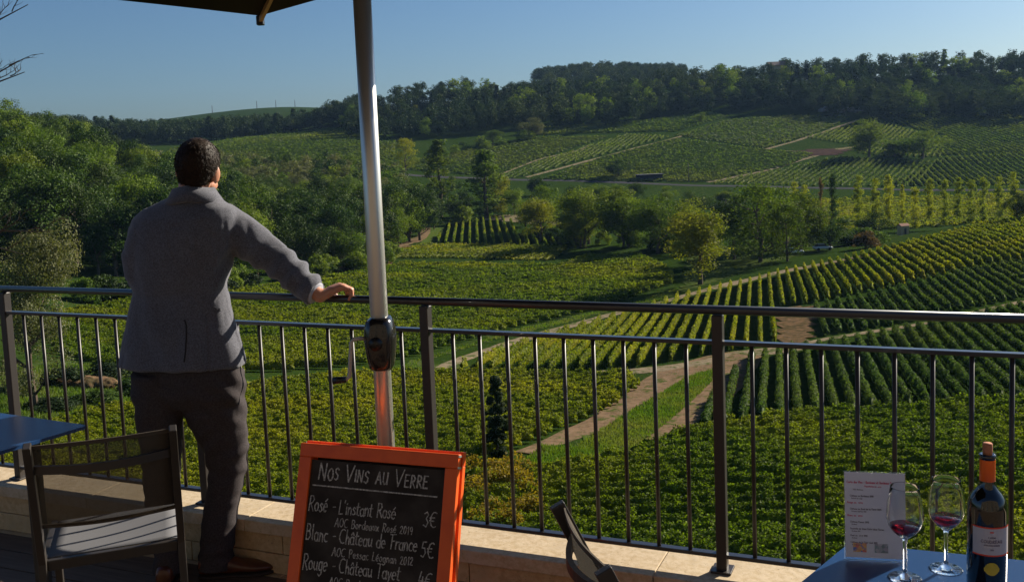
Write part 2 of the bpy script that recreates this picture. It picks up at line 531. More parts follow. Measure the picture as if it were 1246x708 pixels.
def vine_row(p0, p1, h, wd, leaf, dens, far=False):
    """one trained row of vines: a lumpy hedge core and leaves round it. returns V, Q"""
    L = float(np.linalg.norm(p1 - p0))
    seg = 0.5 if leaf < 0.2 else (0.9 if leaf < 0.35 else 2.2)
    n = max(3, int(L / seg) + 1)
    s = np.linspace(0, 1, n)
    T = (p1 - p0) / L
    Nn = np.array([-T[1], T[0]])
    ctr = p0[None] + (p1 - p0)[None] * s[:, None] + Nn[None] * RG.normal(0, 0.05, n)[:, None]
    hh = h * (0.88 + 0.10 * RG.normal(size=n)).clip(0.5, 1.25)
    hh[0] *= .6; hh[-1] *= .6
    ww = wd * (0.8 + 0.18 * RG.normal(size=n)).clip(0.4, 1.3)
    prof = [(-0.30, 0.22), (-0.5, 0.55), (-0.32, 0.88), (0.0, 0.97), (0.32, 0.88), (0.5, 0.55), (0.30, 0.22)]
    m = len(prof)
    V = np.zeros((n, m, 3))
    for k, (a, b) in enumerate(prof):
        xy = ctr + Nn[None] * (a * 0.72 * ww * (1 + 0.2 * RG.normal(size=n)))[:, None]
        V[:, k, :2] = xy
        V[:, k, 2] = hh * (0.12 + b * 0.74)
    tz = terrain(ctr[:, 0], ctr[:, 1])
    V[:, :, 2] += tz[:, None]
    i = np.arange(n - 1)[:, None] * m + np.arange(m - 1)[None, :]
    Q = [np.stack([i, i + 1, i + m + 1, i + m], -1).reshape(-1, 4)]
    for e in (0, n - 1):
        b = e * m
        Q.append(np.array([[b, b + 1, b + 5, b + 6], [b + 1, b + 2, b + 4, b + 5], [b + 2, b + 3, b + 3, b + 4]][:2]))
    V = V.reshape(-1, 3)
    Q = np.concatenate(Q)
    c = int(L * dens)
    if c > 0:
        q = RG.uniform(0, 1, c)
        ix = (q * (n - 1)).astype(int)
        ang = RG.uniform(-0.25 * math.pi, 1.25 * math.pi, c)
        rr = RG.uniform(0.7, 1.2, c)
        lat = np.cos(ang) * 0.5 * ww[ix] * rr
        zz = hh[ix] * (0.56 + 0.44 * np.sin(ang) * rr)
        zz = np.maximum(zz, 0.12 * h)
        xy = p0[None] + (p1 - p0)[None] * q[:, None] + Nn[None] * lat[:, None]
        C = np.stack([xy[:, 0], xy[:, 1], terrain(xy[:, 0], xy[:, 1]) + zz], 1)
        nr = np.stack([Nn[0] * np.cos(ang), Nn[1] * np.cos(ang), np.sin(ang)], 1)
        LV = leaf_quads(C, leaf, nr, 0.6)
        Q = np.concatenate([Q, quads_idx(c, len(V))])
        V = np.concatenate([V, LV])
    return V, Q

M_VINE = {
    'green': leaf_mat('vine_leaves_green', (0.020, 0.052, 0.005), (0.17, 0.235, 0.014), (0.23, 0.24, 0.016), 0.52, 4.5, 0.06, 0.1),
    'yellow': leaf_mat('vine_leaves_yellow_green', (0.045, 0.085, 0.006), (0.24, 0.27, 0.014), (0.30, 0.28, 0.016), 0.52, 4.0, 0.09, 0.08),
    'dark': leaf_mat('vine_leaves_dark', (0.022, 0.055, 0.014), (0.085, 0.14, 0.03), (0.11, 0.145, 0.03), 0.45, 2.2, 0.05, 0.1),
    'far': leaf_mat('vine_leaves_hillside', (0.045, 0.085, 0.014), (0.115, 0.165, 0.026), (0.15, 0.17, 0.03), 0.45, 0.5, 0.012, 0.1),
}
# name, polygon in view points, row azimuth, spacing, height, width, material, label, group, dmin
PLOTS = [
    ('terrace_foot', [(560, 592), (575, 572), (640, 574), (745, 560), (830, 528), (882, 518), (1060, 504), (1300, 486), (1300, 730), (540, 730)],
     97, 1.6, 1.1, 0.52, 'green', 'long leafy row of green grapevines in the plot right below the railing, wall side', 25),
    ('sunny', [(-60, 560), (95, 505), (200, 486), (330, 468), (420, 458), (600, 455), (768, 457), (782, 470), (735, 505), (690, 522), (630, 548), (560, 572), (545, 592), (530, 730), (-60, 690)],
     84, 1.5, 1.05, 0.6, 'yellow', 'sunlit yellow green vine row in the plot behind the chalkboard and the standing man', 25),
    ('striped', [(556, 451), (620, 427), (700, 402), (803, 371), (961, 332), (1100, 300), (1290, 262), (1290, 312), (1100, 346), (990, 369), (947, 374), (943, 418), (905, 425), (778, 447), (700, 451)],
     14, 1.6, 1.4, 0.46, 'yellow', 'bright vine row of the striped plot fanning uphill across the middle', 40),
    ('right_dark', [(838, 524), (868, 488), (908, 436), (975, 427), (1112, 400), (1170, 389), (1290, 364), (1290, 486), (1060, 502), (884, 516)],
     15, 1.4, 1.15, 0.66, 'dark', 'dark green vine row in the plot right of the dirt tracks', 30),
    ('right_upper', [(992, 374), (1100, 350), (1290, 314), (1290, 354), (1163, 380), (1111, 392), (1010, 408), (990, 411)],
     14, 1.5, 1.15, 0.55, 'dark', 'vine row in the dull green plot between the pale track and the striped plot', 40),
    ('broad_field', [(60, 380), (150, 368), (300, 352), (400, 337), (480, 324), (680, 325), (702, 314), (780, 312), (818, 330), (822, 345), (742, 371), (620, 401), (500, 436), (400, 450), (300, 455), (230, 470), (60, 430)],
     76, 1.8, 1.2, 0.85, 'green', 'vine row in the broad green field behind the top rail left of the crossing tracks', 40),
    ('lower_strip', [(482, 306), (522, 299), (690, 303), (672, 318), (600, 316), (480, 315)],
     40, 2.0, 1.2, 0.7, 'yellow', 'short yellow green vine row in the thin strip below the small fan of rows', 60),
    ('small_fan', [(529, 296), (546, 272), (618, 266), (632, 284), (700, 291), (716, 303), (690, 302), (600, 298)],
     -2, 2.3, 1.5, 0.5, 'green', 'short upright vine row in the small fan shaped plot before the parked cars', 60),
    ('beyond_poplars', [(955, 0, 395), (1290, 0, 395), (1290, 0, 300), (1120, 0, 292), (1040, 0, 284), (955, 0, 290)],
     60, 2.2, 1.3, 0.9, 'yellow', 'x', 240),
    ('hill_a', [(602, 214), (650, 195), (690, 182), (735, 168), (640, 170), (560, 186), (478, 200), (500, 206)], 60, 2.6, 1.3, 1.1, 'far', 'x', 300),
    ('hill_b', [(612, 217), (632, 216), (700, 197), (760, 181), (810, 168), (760, 165), (705, 182), (655, 198)], 20, 2.6, 1.3, 1.0, 'far', 'x', 300),
    ('hill_c', [(668, 218), (740, 192), (822, 171), (925, 184), (982, 188), (955, 201), (859, 221), (740, 220)], 75, 2.6, 1.3, 1.2, 'far', 'x', 300),
    ('hill_d', [(826, 165), (890, 147), (960, 142), (1030, 145), (975, 167), (930, 180)], 50, 2.6, 1.3, 1.1, 'far', 'x', 300),
    ('hill_e', [(870, 223), (960, 205), (1020, 192), (1140, 198), (1100, 227)], 30, 2.8, 1.3, 0.9, 'far', 'x', 300),
    ('hill_f', [(1085, 226), (1150, 193), (1300, 184), (1300, 222)], 14, 3.0, 1.4, 0.8, 'far', 'x', 300),
    ('hill_g', [(1140, 188), (1300, 182), (1300, 138), (1060, 138), (1150, 165)], 5, 3.2, 1.3, 0.9, 'far', 'x', 300),
    ('hill_h', [(1045, 186), (1090, 190), (1145, 190), (1140, 168), (1060, 146), (1045, 150), (985, 168), (1040, 176)], 30, 2.8, 1.3, 1.0, 'far', 'x', 300),
    ('hill_i', [(640, 165), (740, 162), (820, 160), (880, 143), (860, 138), (760, 150), (640, 158)], 80, 2.8, 1.3, 1.1, 'far', 'x', 350),
    ('hill_l', [(200, 200), (215, 182), (330, 165), (440, 160), (475, 172), (470, 204), (400, 196), (300, 200)], 70, 2.8, 1.3, 1.2, 'far', 'x', 350),
]
rows_all = []
for (nm, pix, azr, sp, h, wd, mk, lab, dmin) in PLOTS:
    P = poly_world(pix, dmin)
    if nm.startswith('hill'):
        P = P.mean(0) + (P - P.mean(0)) * 1.06
    a = R(azr)
    T = np.array([math.sin(a), math.cos(a)]); Nn = np.array([T[1], -T[0]])
    s = P @ Nn; u = P @ T
    k0 = math.ceil(s.min() / sp)
    while k0 * sp < s.max():
        c = k0 * sp; k0 += 1
        xs = []
        for i in range(len(P)):
            s1, s2 = s[i] - c, s[(i + 1) % len(P)] - c
            if (s1 > 0) != (s2 > 0):
                f = s1 / (s1 - s2)
                xs.append(u[i] + f * (u[(i + 1) % len(P)] - u[i]))
        xs.sort()
        for q in range(0, len(xs) - 1, 2):
            if xs[q + 1] - xs[q] < 2.5: continue
            e0 = xs[q] + RG.uniform(0, 0.6); e1 = xs[q + 1] - RG.uniform(0, 0.6)
            p0 = Nn * c + T * e0; p1 = Nn * c + T * e1
            rows_all.append((nm, p0, p1, h, wd, mk, lab))
info = []
for r in rows_all:
    p0, p1 = r[1], r[2]
    ss = np.linspace(0, 1, 9)
    area = 0; vis = 0; dm = 1e9
    prev = None
    for s_ in ss:
        q = p0 + (p1 - p0) * s_
        a_, b_, d_ = project((q[0], q[1], float(terrain(q[0], q[1])) + 0.6))
        if d_ > 1: dm = min(dm, d_)
        if prev is not None and -20 < a_ < 1266 and b_ < 730:
            area += (math.hypot(a_ - prev[0], b_ - prev[1]) + 2) * r[3] * F_PX / d_ * 0.6
            vis += 1
        prev = (a_, b_)
    info.append((area, dm, vis))
order = sorted(range(len(rows_all)), key=lambda i: -info[i][0])
N_IND = 296
indiv = set(order[:N_IND])
rest = {}
tot = 0
for i, r in enumerate(rows_all):
    area, dm, vis = info[i]
    if vis == 0: continue
    L = np.linalg.norm(r[2] - r[1])
    nm, p0, p1, h, wd, mk, lab = r
    # far ends of a long row use the size that suits its nearest part
    leaf = max(0.115, dm * 0.0018)
    dens = min(230, 1.3 * (2 * h + wd) / (leaf * leaf * 0.7) * (0.8 if mk != 'far' else 0.5))
    V, Q = vine_row(p0, p1, h, wd, leaf, dens)
    tot += len(Q)
    if i in indiv:
        me = np_mesh('vine_row', V - np.array([p0[0], p0[1], 0]), Q)
        ob = link_mesh('vine_row', me, M_VINE[mk])
        ob.location = (p0[0], p0[1], 0)
        tag(ob, lab.replace(', wall side', '') if lab != 'x' else 'vine row on the far side of the valley, beyond the trees', 'vine row',
            'vine rows of the plot: ' + nm.replace('_', ' ') if lab != 'x' else 'vine rows beyond the trees')
    else:
        rest.setdefault(mk, []).append((V, Q))
mats = list(rest.keys())
VV = []; QQ = []; MI = []; b0 = 0
for k, mk in enumerate(mats):
    for V, Q in rest[mk]:
        VV.append(V); QQ.append(Q + b0); MI.append(np.full(len(Q), k, np.int32)); b0 += len(V)
me = np_mesh('distant_vine_rows', np.concatenate(VV), np.concatenate(QQ))
for mk in mats: me.materials.append(M_VINE[mk])
me.polygons.foreach_set('material_index', np.concatenate(MI))
ob = link_mesh('distant_vine_rows', me)
tag(ob, 'small distant vine rows covering the farther plots and the hillside', 'vines', kind='stuff')
print('vine rows', len(rows_all), 'quads', tot, 'plots', {n[0]: sum(1 for r in rows_all if r[0] == n[0]) for n in PLOTS})
#@@STAGE2
# ------------------------------------------------------------------ trees
def crown_mesh(name, kind, n_cards, card, seed):
    """a crown of leaf clumps in a unit frame: height 1 (from the ground), radius about 0.33"""
    rg = np.random.default_rng(seed)
    cl = []
    if kind == 'broad':
        lobes = [(0, 0, 0.56, 0.28, 0.38), (0, 0, 0.36, 0.26, 0.26)]
        for k in range(9):
            a = rg.uniform(0, 6.28); r = rg.uniform(0.08, 0.22)
            lobes.append((r * math.cos(a), r * math.sin(a), rg.uniform(0.24, 0.8), rg.uniform(0.12, 0.19), rg.uniform(0.12, 0.18)))
        for k in range(70):
            L = lobes[rg.integers(len(lobes))]
            d = rg.normal(size=3); d /= np.linalg.norm(d)
            q = rg.uniform(0.72, 1.0)
            cl.append((L[0] + d[0] * L[3] * q, L[1] + d[1] * L[3] * q, L[2] + d[2] * L[4] * q, rg.uniform(0.055, 0.115)))
    elif kind == 'open':
        for k in range(120):
            z = rg.uniform(0.10, 0.97); a = rg.uniform(0, 6.28)
            rr = 0.30 * math.sqrt(max(0.05, 1 - ((z - 0.5) / 0.5) ** 2)) * rg.uniform(0.3, 1.1)
            cl.append((rr * math.cos(a), rr * math.sin(a), z, rg.uniform(0.05, 0.095)))
    elif kind == 'poplar':
        for k in range(70):
            z = rg.uniform(0.12, 0.98); a = rg.uniform(0, 6.28)
            rr = 0.085 * min(1, (1.03 - z) * 4, (z + 0.1) * 2.5) * rg.uniform(0.1, 1.1)
            cl.append((rr * math.cos(a), rr * math.sin(a), z, rg.uniform(0.03, 0.055)))
    elif kind == 'spire':
        for k in range(110):
            z = rg.uniform(0.05, 0.98); a = rg.uniform(0, 6.28)
            rr = 0.17 * min(1, (1.02 - z) * 1.7) ** 0.7 * rg.uniform(0.3, 1.05)
            cl.append((rr * math.cos(a), rr * math.sin(a), z, rg.uniform(0.03, 0.06)))
    elif kind == 'cypress':
        for k in range(120):
            z = rg.uniform(0.02, 1.0); a = rg.uniform(0, 6.28)
            top = 1.0 if math.cos(a) > 0 else 0.9
            rr = 0.115 * min(1, (top - z) * 2.6 + 0.05, (z + 0.15) * 3) * rg.uniform(0.4, 1.0)
            cl.append((rr * math.cos(a) + 0.05 * math.copysign(1, math.cos(a)) * (z > .6), rr * math.sin(a), z, rg.uniform(0.02, 0.04)))
    elif kind == 'conifer':
        for k in range(90):
            z = rg.uniform(0.15, 1.0); a = rg.uniform(0, 6.28)
            rr = 0.24 * (1.03 - z) * (0.65 + 0.35 * math.sin(z * 40)) * rg.uniform(0.4, 1.1)
            cl.append((rr * math.cos(a), rr * math.sin(a), z, rg.uniform(0.02, 0.05)))
    elif kind == 'bush':
        for k in range(60):
            a = rg.uniform(0, 6.28); el = rg.uniform(0.0, 1.5)
            q = rg.uniform(0.6, 1.0)
            cl.append((0.5 * q * math.cos(a) * math.cos(el), 0.5 * q * math.sin(a) * math.cos(el), 0.1 + 0.75 * q * math.sin(el), rg.uniform(0.08, 0.16)))
    cl = np.array(cl)
    w_ = cl[:, 3] ** 2; w_ /= w_.sum()
    ix = rg.choice(len(cl), n_cards, p=w_)
    d = rg.normal(size=(n_cards, 3)); d /= np.linalg.norm(d, axis=1)[:, None]
    rad = rg.uniform(0.5, 1.12, n_cards)
    C = cl[ix, :3] + d * (cl[ix, 3] * rad)[:, None] * np.array([1.15, 1.15, 0.85])
    cc = np.array([0, 0, 0.5])
    nr = d * 1.3 + np.array([0, 0, 0.25])
    V = leaf_quads(C, card, nr, 0.5)
    return np_mesh(name, V, quads_idx(n_cards))

m_bark = pbr('tree_bark', (0.075, 0.055, 0.04), 0.95, noise=(6, (0.13, 0.10, 0.075)), bump=(12, 0.6, 0.02), spec=0.1)
def trunk_mesh(kind, seed):
    rg = random.Random(seed)
    mb = MB()
    h = {'broad': 0.62, 'open': 0.8, 'poplar': 0.95, 'spire': 0.9, 'conifer': 0.97, 'bush': 0.4, 'cypress': 0.8}[kind]
    r = {'broad': 0.020, 'open': 0.017, 'poplar': 0.012, 'spire': 0.018, 'conifer': 0.014, 'bush': 0.03, 'cypress': 0.014}[kind]
    pts = [(rg.uniform(-.01, .01) * k, rg.uniform(-.01, .01) * k, -0.04 + (h + 0.04) * k / 5) for k in range(6)]
    mb.tube(pts, [r * (1.25 - 0.2 * k) for k in range(6)], 8)
    nl = {'broad': 9, 'open': 16, 'poplar': 6, 'spire': 5, 'conifer': 4, 'bush': 5, 'cypress': 3}[kind]
    spread = {'broad': 0.24, 'open': 0.24, 'poplar': 0.05, 'spire': 0.08, 'conifer': 0.1, 'bush': 0.3, 'cypress': 0.05}[kind]
    for k in range(nl):
        f = rg.uniform(0.3, 0.9)
        b = Vector(pts[int(f * 5)]); a = rg.uniform(0, 6.28); s = spread * rg.uniform(0.6, 1.1)
        e = b + Vector((math.cos(a) * s, math.sin(a) * s, s * rg.uniform(0.5, 1.1)))
        mid = (b + e) / 2 + Vector((0, 0, -0.02))
        mb.tube([b, mid, e], [r * 0.5, r * 0.33, r * 0.12], 5)
    me = bpy.data.meshes.new('trunk'); me.from_pydata(mb.v, [], mb.f); me.update()
    me.materials.append(m_bark)
    return me

LEAF = {
    'deep': leaf_mat('foliage_deep_green', (0.010, 0.028, 0.006), (0.045, 0.085, 0.013), (0.065, 0.10, 0.015), 0.25, 0.35, 0.03, 0.4),
    'mid': leaf_mat('foliage_mid_green', (0.028, 0.066, 0.008), (0.12, 0.18, 0.018), (0.16, 0.20, 0.02), 0.40, 0.5, 0.04, 0.35),
    'yellow': leaf_mat('foliage_autumn_yellow', (0.07, 0.10, 0.010), (0.19, 0.22, 0.02), (0.24, 0.23, 0.02), 0.45, 0.5, 0.05, 0.15),
    'lime': leaf_mat('foliage_poplar_lime', (0.10, 0.14, 0.012), (0.26, 0.29, 0.025), (0.30, 0.30, 0.02), 0.5, 0.8, 0.05, 0.12),
    'gold': leaf_mat('foliage_golden', (0.16, 0.12, 0.012), (0.28, 0.20, 0.02), (0.26, 0.17, 0.02), 0.45, 0.5, 0.05, 0.1),
    'grey': leaf_mat('foliage_grey_green', (0.06, 0.075, 0.035), (0.14, 0.15, 0.07), (0.15, 0.15, 0.07), 0.35, 0.8, 0.05, 0.15),
    'ridge': leaf_mat('foliage_ridge_wood', (0.009, 0.025, 0.009), (0.032, 0.056, 0.016), (0.055, 0.075, 0.02), 0.2, 0.12, 0.012, 0.4),
    'brown': leaf_mat('foliage_russet', (0.08, 0.06, 0.03), (0.16, 0.10, 0.05), (0.14, 0.09, 0.04), 0.35, 0.8, 0.05, 0.15),
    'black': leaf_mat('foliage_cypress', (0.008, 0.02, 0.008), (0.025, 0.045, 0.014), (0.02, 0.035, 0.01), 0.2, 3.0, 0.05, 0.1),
}
_pro = {}
def protos(kind, size, leaf):
    """size class: near / mid / far"""
    key = (kind, size, leaf)
    if key not in _pro:
        nv = {'near': 1, 'mid': 3, 'far': 4}[size]
        nc, cs = {'near': (30000, 0.011), 'mid': (7500, 0.021), 'far': (1500, 0.042)}[size]
        if kind in ('poplar', 'cypress'): nc, cs = int(nc * 0.5), cs * 0.9
        if kind == 'cypress': nc, cs = int(nc * 1.5), cs * 1.7
        if kind in ('spire', 'conifer'): nc = int(nc * 0.7)
        if kind == 'open': nc = int(nc * 0.8)
        if kind == 'bush': nc, cs = int(nc * 0.5), cs * 2.6
        L = []
        for k in range(nv):
            sd_ = hash((kind, size)) % 1 + len(kind) * 31 + k * 7 + {'near': 1, 'mid': 2, 'far': 3}[size] * 101
            cm = crown_mesh('crown', kind, nc, cs, sd_)
            cm.materials.append(LEAF[leaf])
            L.append((cm, trunk_mesh(kind, sd_)))
        _pro[key] = L
    return _pro[key]

TREES = []
def tree(pos, h, wd, kind='broad', leaf='mid', name='broadleaf_tree', label=None, group=None, cat='tree', size=None):
    """pos on the ground, h total height, wd crown width in metres"""
    a_, b_, d_ = project((pos[0], pos[1], pos[2] + h / 2))
    area = (h * F_PX / d_) * (wd * F_PX / d_)
    if a_ < -60 or a_ > 1310: area *= 0.01
    TREES.append(dict(pos=pos, h=h, wd=wd, kind=kind, leaf=leaf, name=name, label=label, group=group, cat=cat,
                      area=area, d=d_, size=size or ('far' if d_ > 400 else 'mid'), rz=RG.uniform(0, 6.28)))

def tree_px(px, py, top, wpx, kind='broad', leaf='mid', name='broadleaf_tree', label=None, group=None, dmin=25, cat='tree', size=None):
    g_ = ground(px, py, dmin)
    d_ = project(g_)[2]
    tree(g_, (py - top) / F_PX * d_ * 1.0, wpx / F_PX * d_, kind, leaf, name, label, group, cat, size)

W0 = {'broad': 0.74, 'open': 0.70, 'poplar': 0.25, 'spire': 0.42, 'cypress': 0.24, 'conifer': 0.42, 'bush': 1.1}
def build_trees():
    TREES.sort(key=lambda q: (0 if q['label'] and not q['group'] else 1, -q['area']))
    rest_v = {}; nind = 0
    for q in TREES:
        if q['area'] < 1.0 and nind >= 10: continue
        L = protos(q['kind'], q['size'], q['leaf'])
        cm, tm = L[RG.integers(len(L))]
        sx = q['wd'] / W0[q['kind']]
        M = Matrix.Translation(Vector(q['pos']) - Vector((0, 0, 0.1))) @ Matrix.Rotation(q['rz'], 4, 'Z') @ Matrix.Diagonal((sx, sx, q['h'], 1))
        if nind < 292:
            nind += 1
            e = empty(q['name'], label=q['label'], cat=q['cat'], group=q['group'])
            e.matrix_world = M
            for nm, mm in (('crown', cm), ('trunk', tm)):
                c = bpy.data.objects.new(nm, mm); COL.objects.link(c); c.parent = e
        else:
            n = len(cm.vertices); v = np.empty(n * 3, np.float32); cm.vertices.foreach_get('co', v)
            v = v.reshape(-1, 3) @ np.array(M)[:3, :3].T + np.array(M)[:3, 3]
            rest_v.setdefault(q['leaf'], []).append(v)
    ks = list(rest_v); VV = []; MI = []
    for k, kk in enumerate(ks):
        for v in rest_v[kk]:
            VV.append(v); MI.append(np.full(len(v) // 4, k, np.int32))
    if VV:
        VV = np.concatenate(VV)
        me = np_mesh('distant_wood', VV, quads_idx(len(VV) // 4))
        for kk in ks: me.materials.append(LEAF[kk])
        me.polygons.foreach_set('material_index', np.concatenate(MI))
        tag(link_mesh('distant_wood', me), 'mass of small distant trees filling the woods on the ridges', 'wood', kind='stuff')

def scatter(poly, sp, jit=0.38):
    P = np.array(poly, float)
    x0, y0 = P.min(0); x1, y1 = P.max(0)
    out = []
    y = y0; k = 0
    while y < y1:
        x = x0 + (k % 2) * sp / 2
        while x < x1:
            a = x + RG.uniform(-jit, jit) * sp; b = y + RG.uniform(-jit, jit) * sp
            if inside(P, np.array([a]), np.array([b]))[0]: out.append((a, b, float(terrain(a, b))))
            x += sp
        y += sp * 0.87; k += 1
    return out

# single trees of the valley floor: base x, base y, top y, width (view units)
for a in [
    (712, 302, 220, 72, 'broad', 'mid', 'tall round green tree, left one of the big clump in the middle of the valley'),
    (764, 300, 216, 84, 'broad', 'mid', 'largest round green tree, middle one of the big clump in the valley'),
    (805, 303, 228, 64, 'broad', 'mid', 'green tree at the right side of the big clump, behind the yellowing tree'),
    (852, 346, 243, 100, 'broad', 'yellow', 'big round yellowing tree standing alone at the corner of the pale track'),
    (925, 319, 222, 98, 'open', 'mid', 'tall airy green tree right of the yellowing tree, its trunks showing'),
    (893, 316, 236, 62, 'broad', 'deep', 'dark green tree between the yellowing tree and the tall airy tree'),
    (958, 318, 246, 56, 'open', 'mid', 'airy green tree just left of the dark round tree by the parked cars'),
    (1010, 304, 257, 62, 'broad', 'deep', 'dark round green tree beside the parked cars, in front of the poplars'),
    (1053, 302, 277, 36, 'bush', 'brown', 'small russet brown bush tree right of the dark round tree'),
    (1062, 292, 252, 44, 'broad', 'deep', 'dark green tree behind the russet bush at the foot of the poplars'),
    (664, 282, 225, 46, 'open', 'mid', 'green tree with yellowish crown left of the big valley clump'),
    (640, 276, 243, 40, 'broad', 'mid', 'low light green tree beside the car park'),
    (688, 288, 256, 34, 'bush', 'mid', 'small round tree tucked left of the big valley clump'),
    (703, 275, 240, 40, 'open', 'mid', 'small airy tree behind the left end of the big valley clump'),
    (537, 264, 170, 48, 'spire', 'mid', 'tall pointed green tree, left one of the two spires in the valley'),
    (593, 265, 183, 60, 'spire', 'mid', 'tall pointed green tree, right one of the two spires in the valley'),
    (520, 268, 226, 44, 'broad', 'deep', 'dark tree at the foot of the left pointed tree'),
    (562, 264, 234, 42, 'broad', 'deep', 'round dark tree between the two pointed trees'),
    (563, 272, 246, 36, 'bush', 'mid', 'low round bush tree in front of the pointed trees'),
    (610, 262, 213, 30, 'open', 'yellow', 'yellowish tree leaning against the right pointed tree'),
    (626, 262, 226, 36, 'broad', 'mid', 'green tree right of the right pointed tree'),
    (496, 288, 211, 64, 'broad', 'deep', 'big dark green tree right of the steel pole where the farm lane ends'),
    (528, 279, 238, 28, 'broad', 'deep', 'small dark tree at the end of the farm lane'),
    (418, 323, 262, 58, 'broad', 'mid', 'bright green tree at the near corner of the left wood'),
    (494, 208, 168, 32, 'open', 'yellow', 'small yellow green tree at the foot of the ridge wood beside the pole'),
    (648, 170, 138, 32, 'broad', 'grey', 'greyish round tree below the middle of the ridge wood'),
    (600, 176, 156, 26, 'broad', 'mid', 'small light tree on the slope below the ridge wood'),
    (752, 217, 190, 32, 'broad', 'deep', 'dark tree standing alone beside the valley road'),
    (1058, 191, 142, 56, 'broad', 'mid', 'big round tree of the pair on the right hillside, left one'),
    (1122, 193, 153, 62, 'broad', 'mid', 'big round tree of the pair on the right hillside, right one'),
    (1088, 190, 168, 40, 'bush', 'mid', 'low bush between the two round trees on the right hillside'),
    (1238, 272, 226, 30, 'broad', 'deep', 'dark evergreen tree at the right end of the poplar row'),
    (852, 150, 134, 15, 'broad', 'mid', 'small round green tree at the foot of the ridge wood, centre right'),
    (506, 150, 128, 16, 'spire', 'yellow', 'small bright yellow tree inside the ridge wood right of the pole'),
    (236, 172, 150, 24, 'broad', 'grey', 'grey green round tree above the head of the man'),
    (355, 162, 146, 16, 'spire', 'yellow', 'small yellow tree at the edge of the far field left of the pole'),
    (882, 270, 232, 50, 'broad', 'deep', 'dark tree behind the yellowing tree'),
    (848, 262, 226, 44, 'broad', 'deep', 'dark green tree behind the gap of the valley clump'),
]:
    tree_px(*a[:6], label=a[6], dmin=60 if a[1] > 180 else 300, size='mid')
tree_px(96, 205, 146, 46, 'broad', 'gold', label='golden yellow tree standing out of the left wood', dmin=60)
tree_px(606, 556, 455, 30, 'cypress', 'black', 'cypress', 'dark narrow cypress with two tips standing in the plot behind the railing', size='near')
tree_px(44, 500, 270, 122, 'broad', 'grey', 'willow', 'tall pale grey green tree behind the left end of the railing', size='near')
for k, (x, y, tp, wd) in enumerate([(75, 470, 440, 60), (130, 462, 436, 60), (20, 480, 462, 60), (60, 500, 478, 70), (115, 492, 470, 70), (160, 480, 455, 50), (210, 474, 452, 40), (5, 520, 498, 60)]):
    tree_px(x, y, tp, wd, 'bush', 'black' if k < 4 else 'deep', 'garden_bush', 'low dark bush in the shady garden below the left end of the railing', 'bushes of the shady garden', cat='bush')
tree_px(78, 468, 452, 16, 'bush', 'brown', 'russet_shrub', 'small russet shrub on the bare mound below the left end of the railing', cat='bush')
# poplar row
for k, (x, tp) in enumerate([(967, 224), (980, 228), (999, 216), (1013, 212), (1045, 216), (1065, 220), (1081, 214), (1098, 226), (1114, 228), (1131, 219),
                  (1149, 219), (1166, 217), (1181, 219), (1197, 216), (1216, 218), (1232, 212)]):
    lf = 'deep' if k == 3 else ('brown' if k in (2,) else 'lime')
    if k == 3: lab, gr = 'dense dark green poplar among the yellowing ones', None
    elif k == 2: lab, gr = 'thin nearly bare brownish poplar left of the dense dark poplar', None
    else: lab, gr = 'slim yellowing poplar in the long row across the valley', 'poplars in a row across the valley'
    D_ = 283.0
    X_ = (x - 623) / F_PX * D_; Z_ = float(terrain(X_, D_))
    pb = project((X_, D_, Z_))
    tree((X_ + (x - pb[0]) / F_PX * D_, D_, Z_), (pb[1] - tp + 3) / F_PX * D_, (17 if k not in (2, 7) else 9) / F_PX * D_ * 0.92, 'poplar', lf, 'poplar', lab, gr)

# left wood
pl = [(-104, 165), (-66, 178), (-50, 196), (-43, 225), (-40, 245), (-28, 280), (-23, 305), (-30, 335), (-60, 345), (-110, 350), (-190, 360), (-190, 170)]
for (x, y, z) in scatter(pl, 8.6):
    h = RG.uniform(11, 20)
    u_ = project((x, y, z))[0]
    lf = RG.choice(['mid', 'deep', 'deep', 'deep'])
    tree((x, y, z), h, h * RG.uniform(0.62, 0.8), 'broad', lf, 'broadleaf_tree', 'leafy broadleaf tree in the dense wood on the left slope', 'trees of the left wood')
for (x, y, z) in scatter([((px_ - 623) / F_PX * D_, D_) for px_, D_ in ((190, 352), (478, 340), (500, 400), (478, 455), (400, 462), (300, 470), (180, 480))], 9.5):
    gq = RG.random() < 0.45 and y > 385
    tree((x, y, z), RG.uniform(10, 15), RG.uniform(9, 12), 'broad', 'grey' if gq else RG.choice(['mid', 'deep']), 'willow' if gq else 'broadleaf_tree',
         'pale grey green tree behind the left wood' if gq else 'green tree in the belt between the left wood and the far sloping field',
         'pale trees behind the left wood' if gq else 'trees between the left wood and the far field')
# pale willows behind it
for (x, y, z) in scatter([(-100, 352), (-35, 345), (-28, 372), (-95, 385)], 9):
    tree((x, y, z), RG.uniform(9, 13), RG.uniform(8, 10), 'broad', 'grey', 'willow', 'pale grey green tree behind the left wood', 'pale trees behind the left wood')
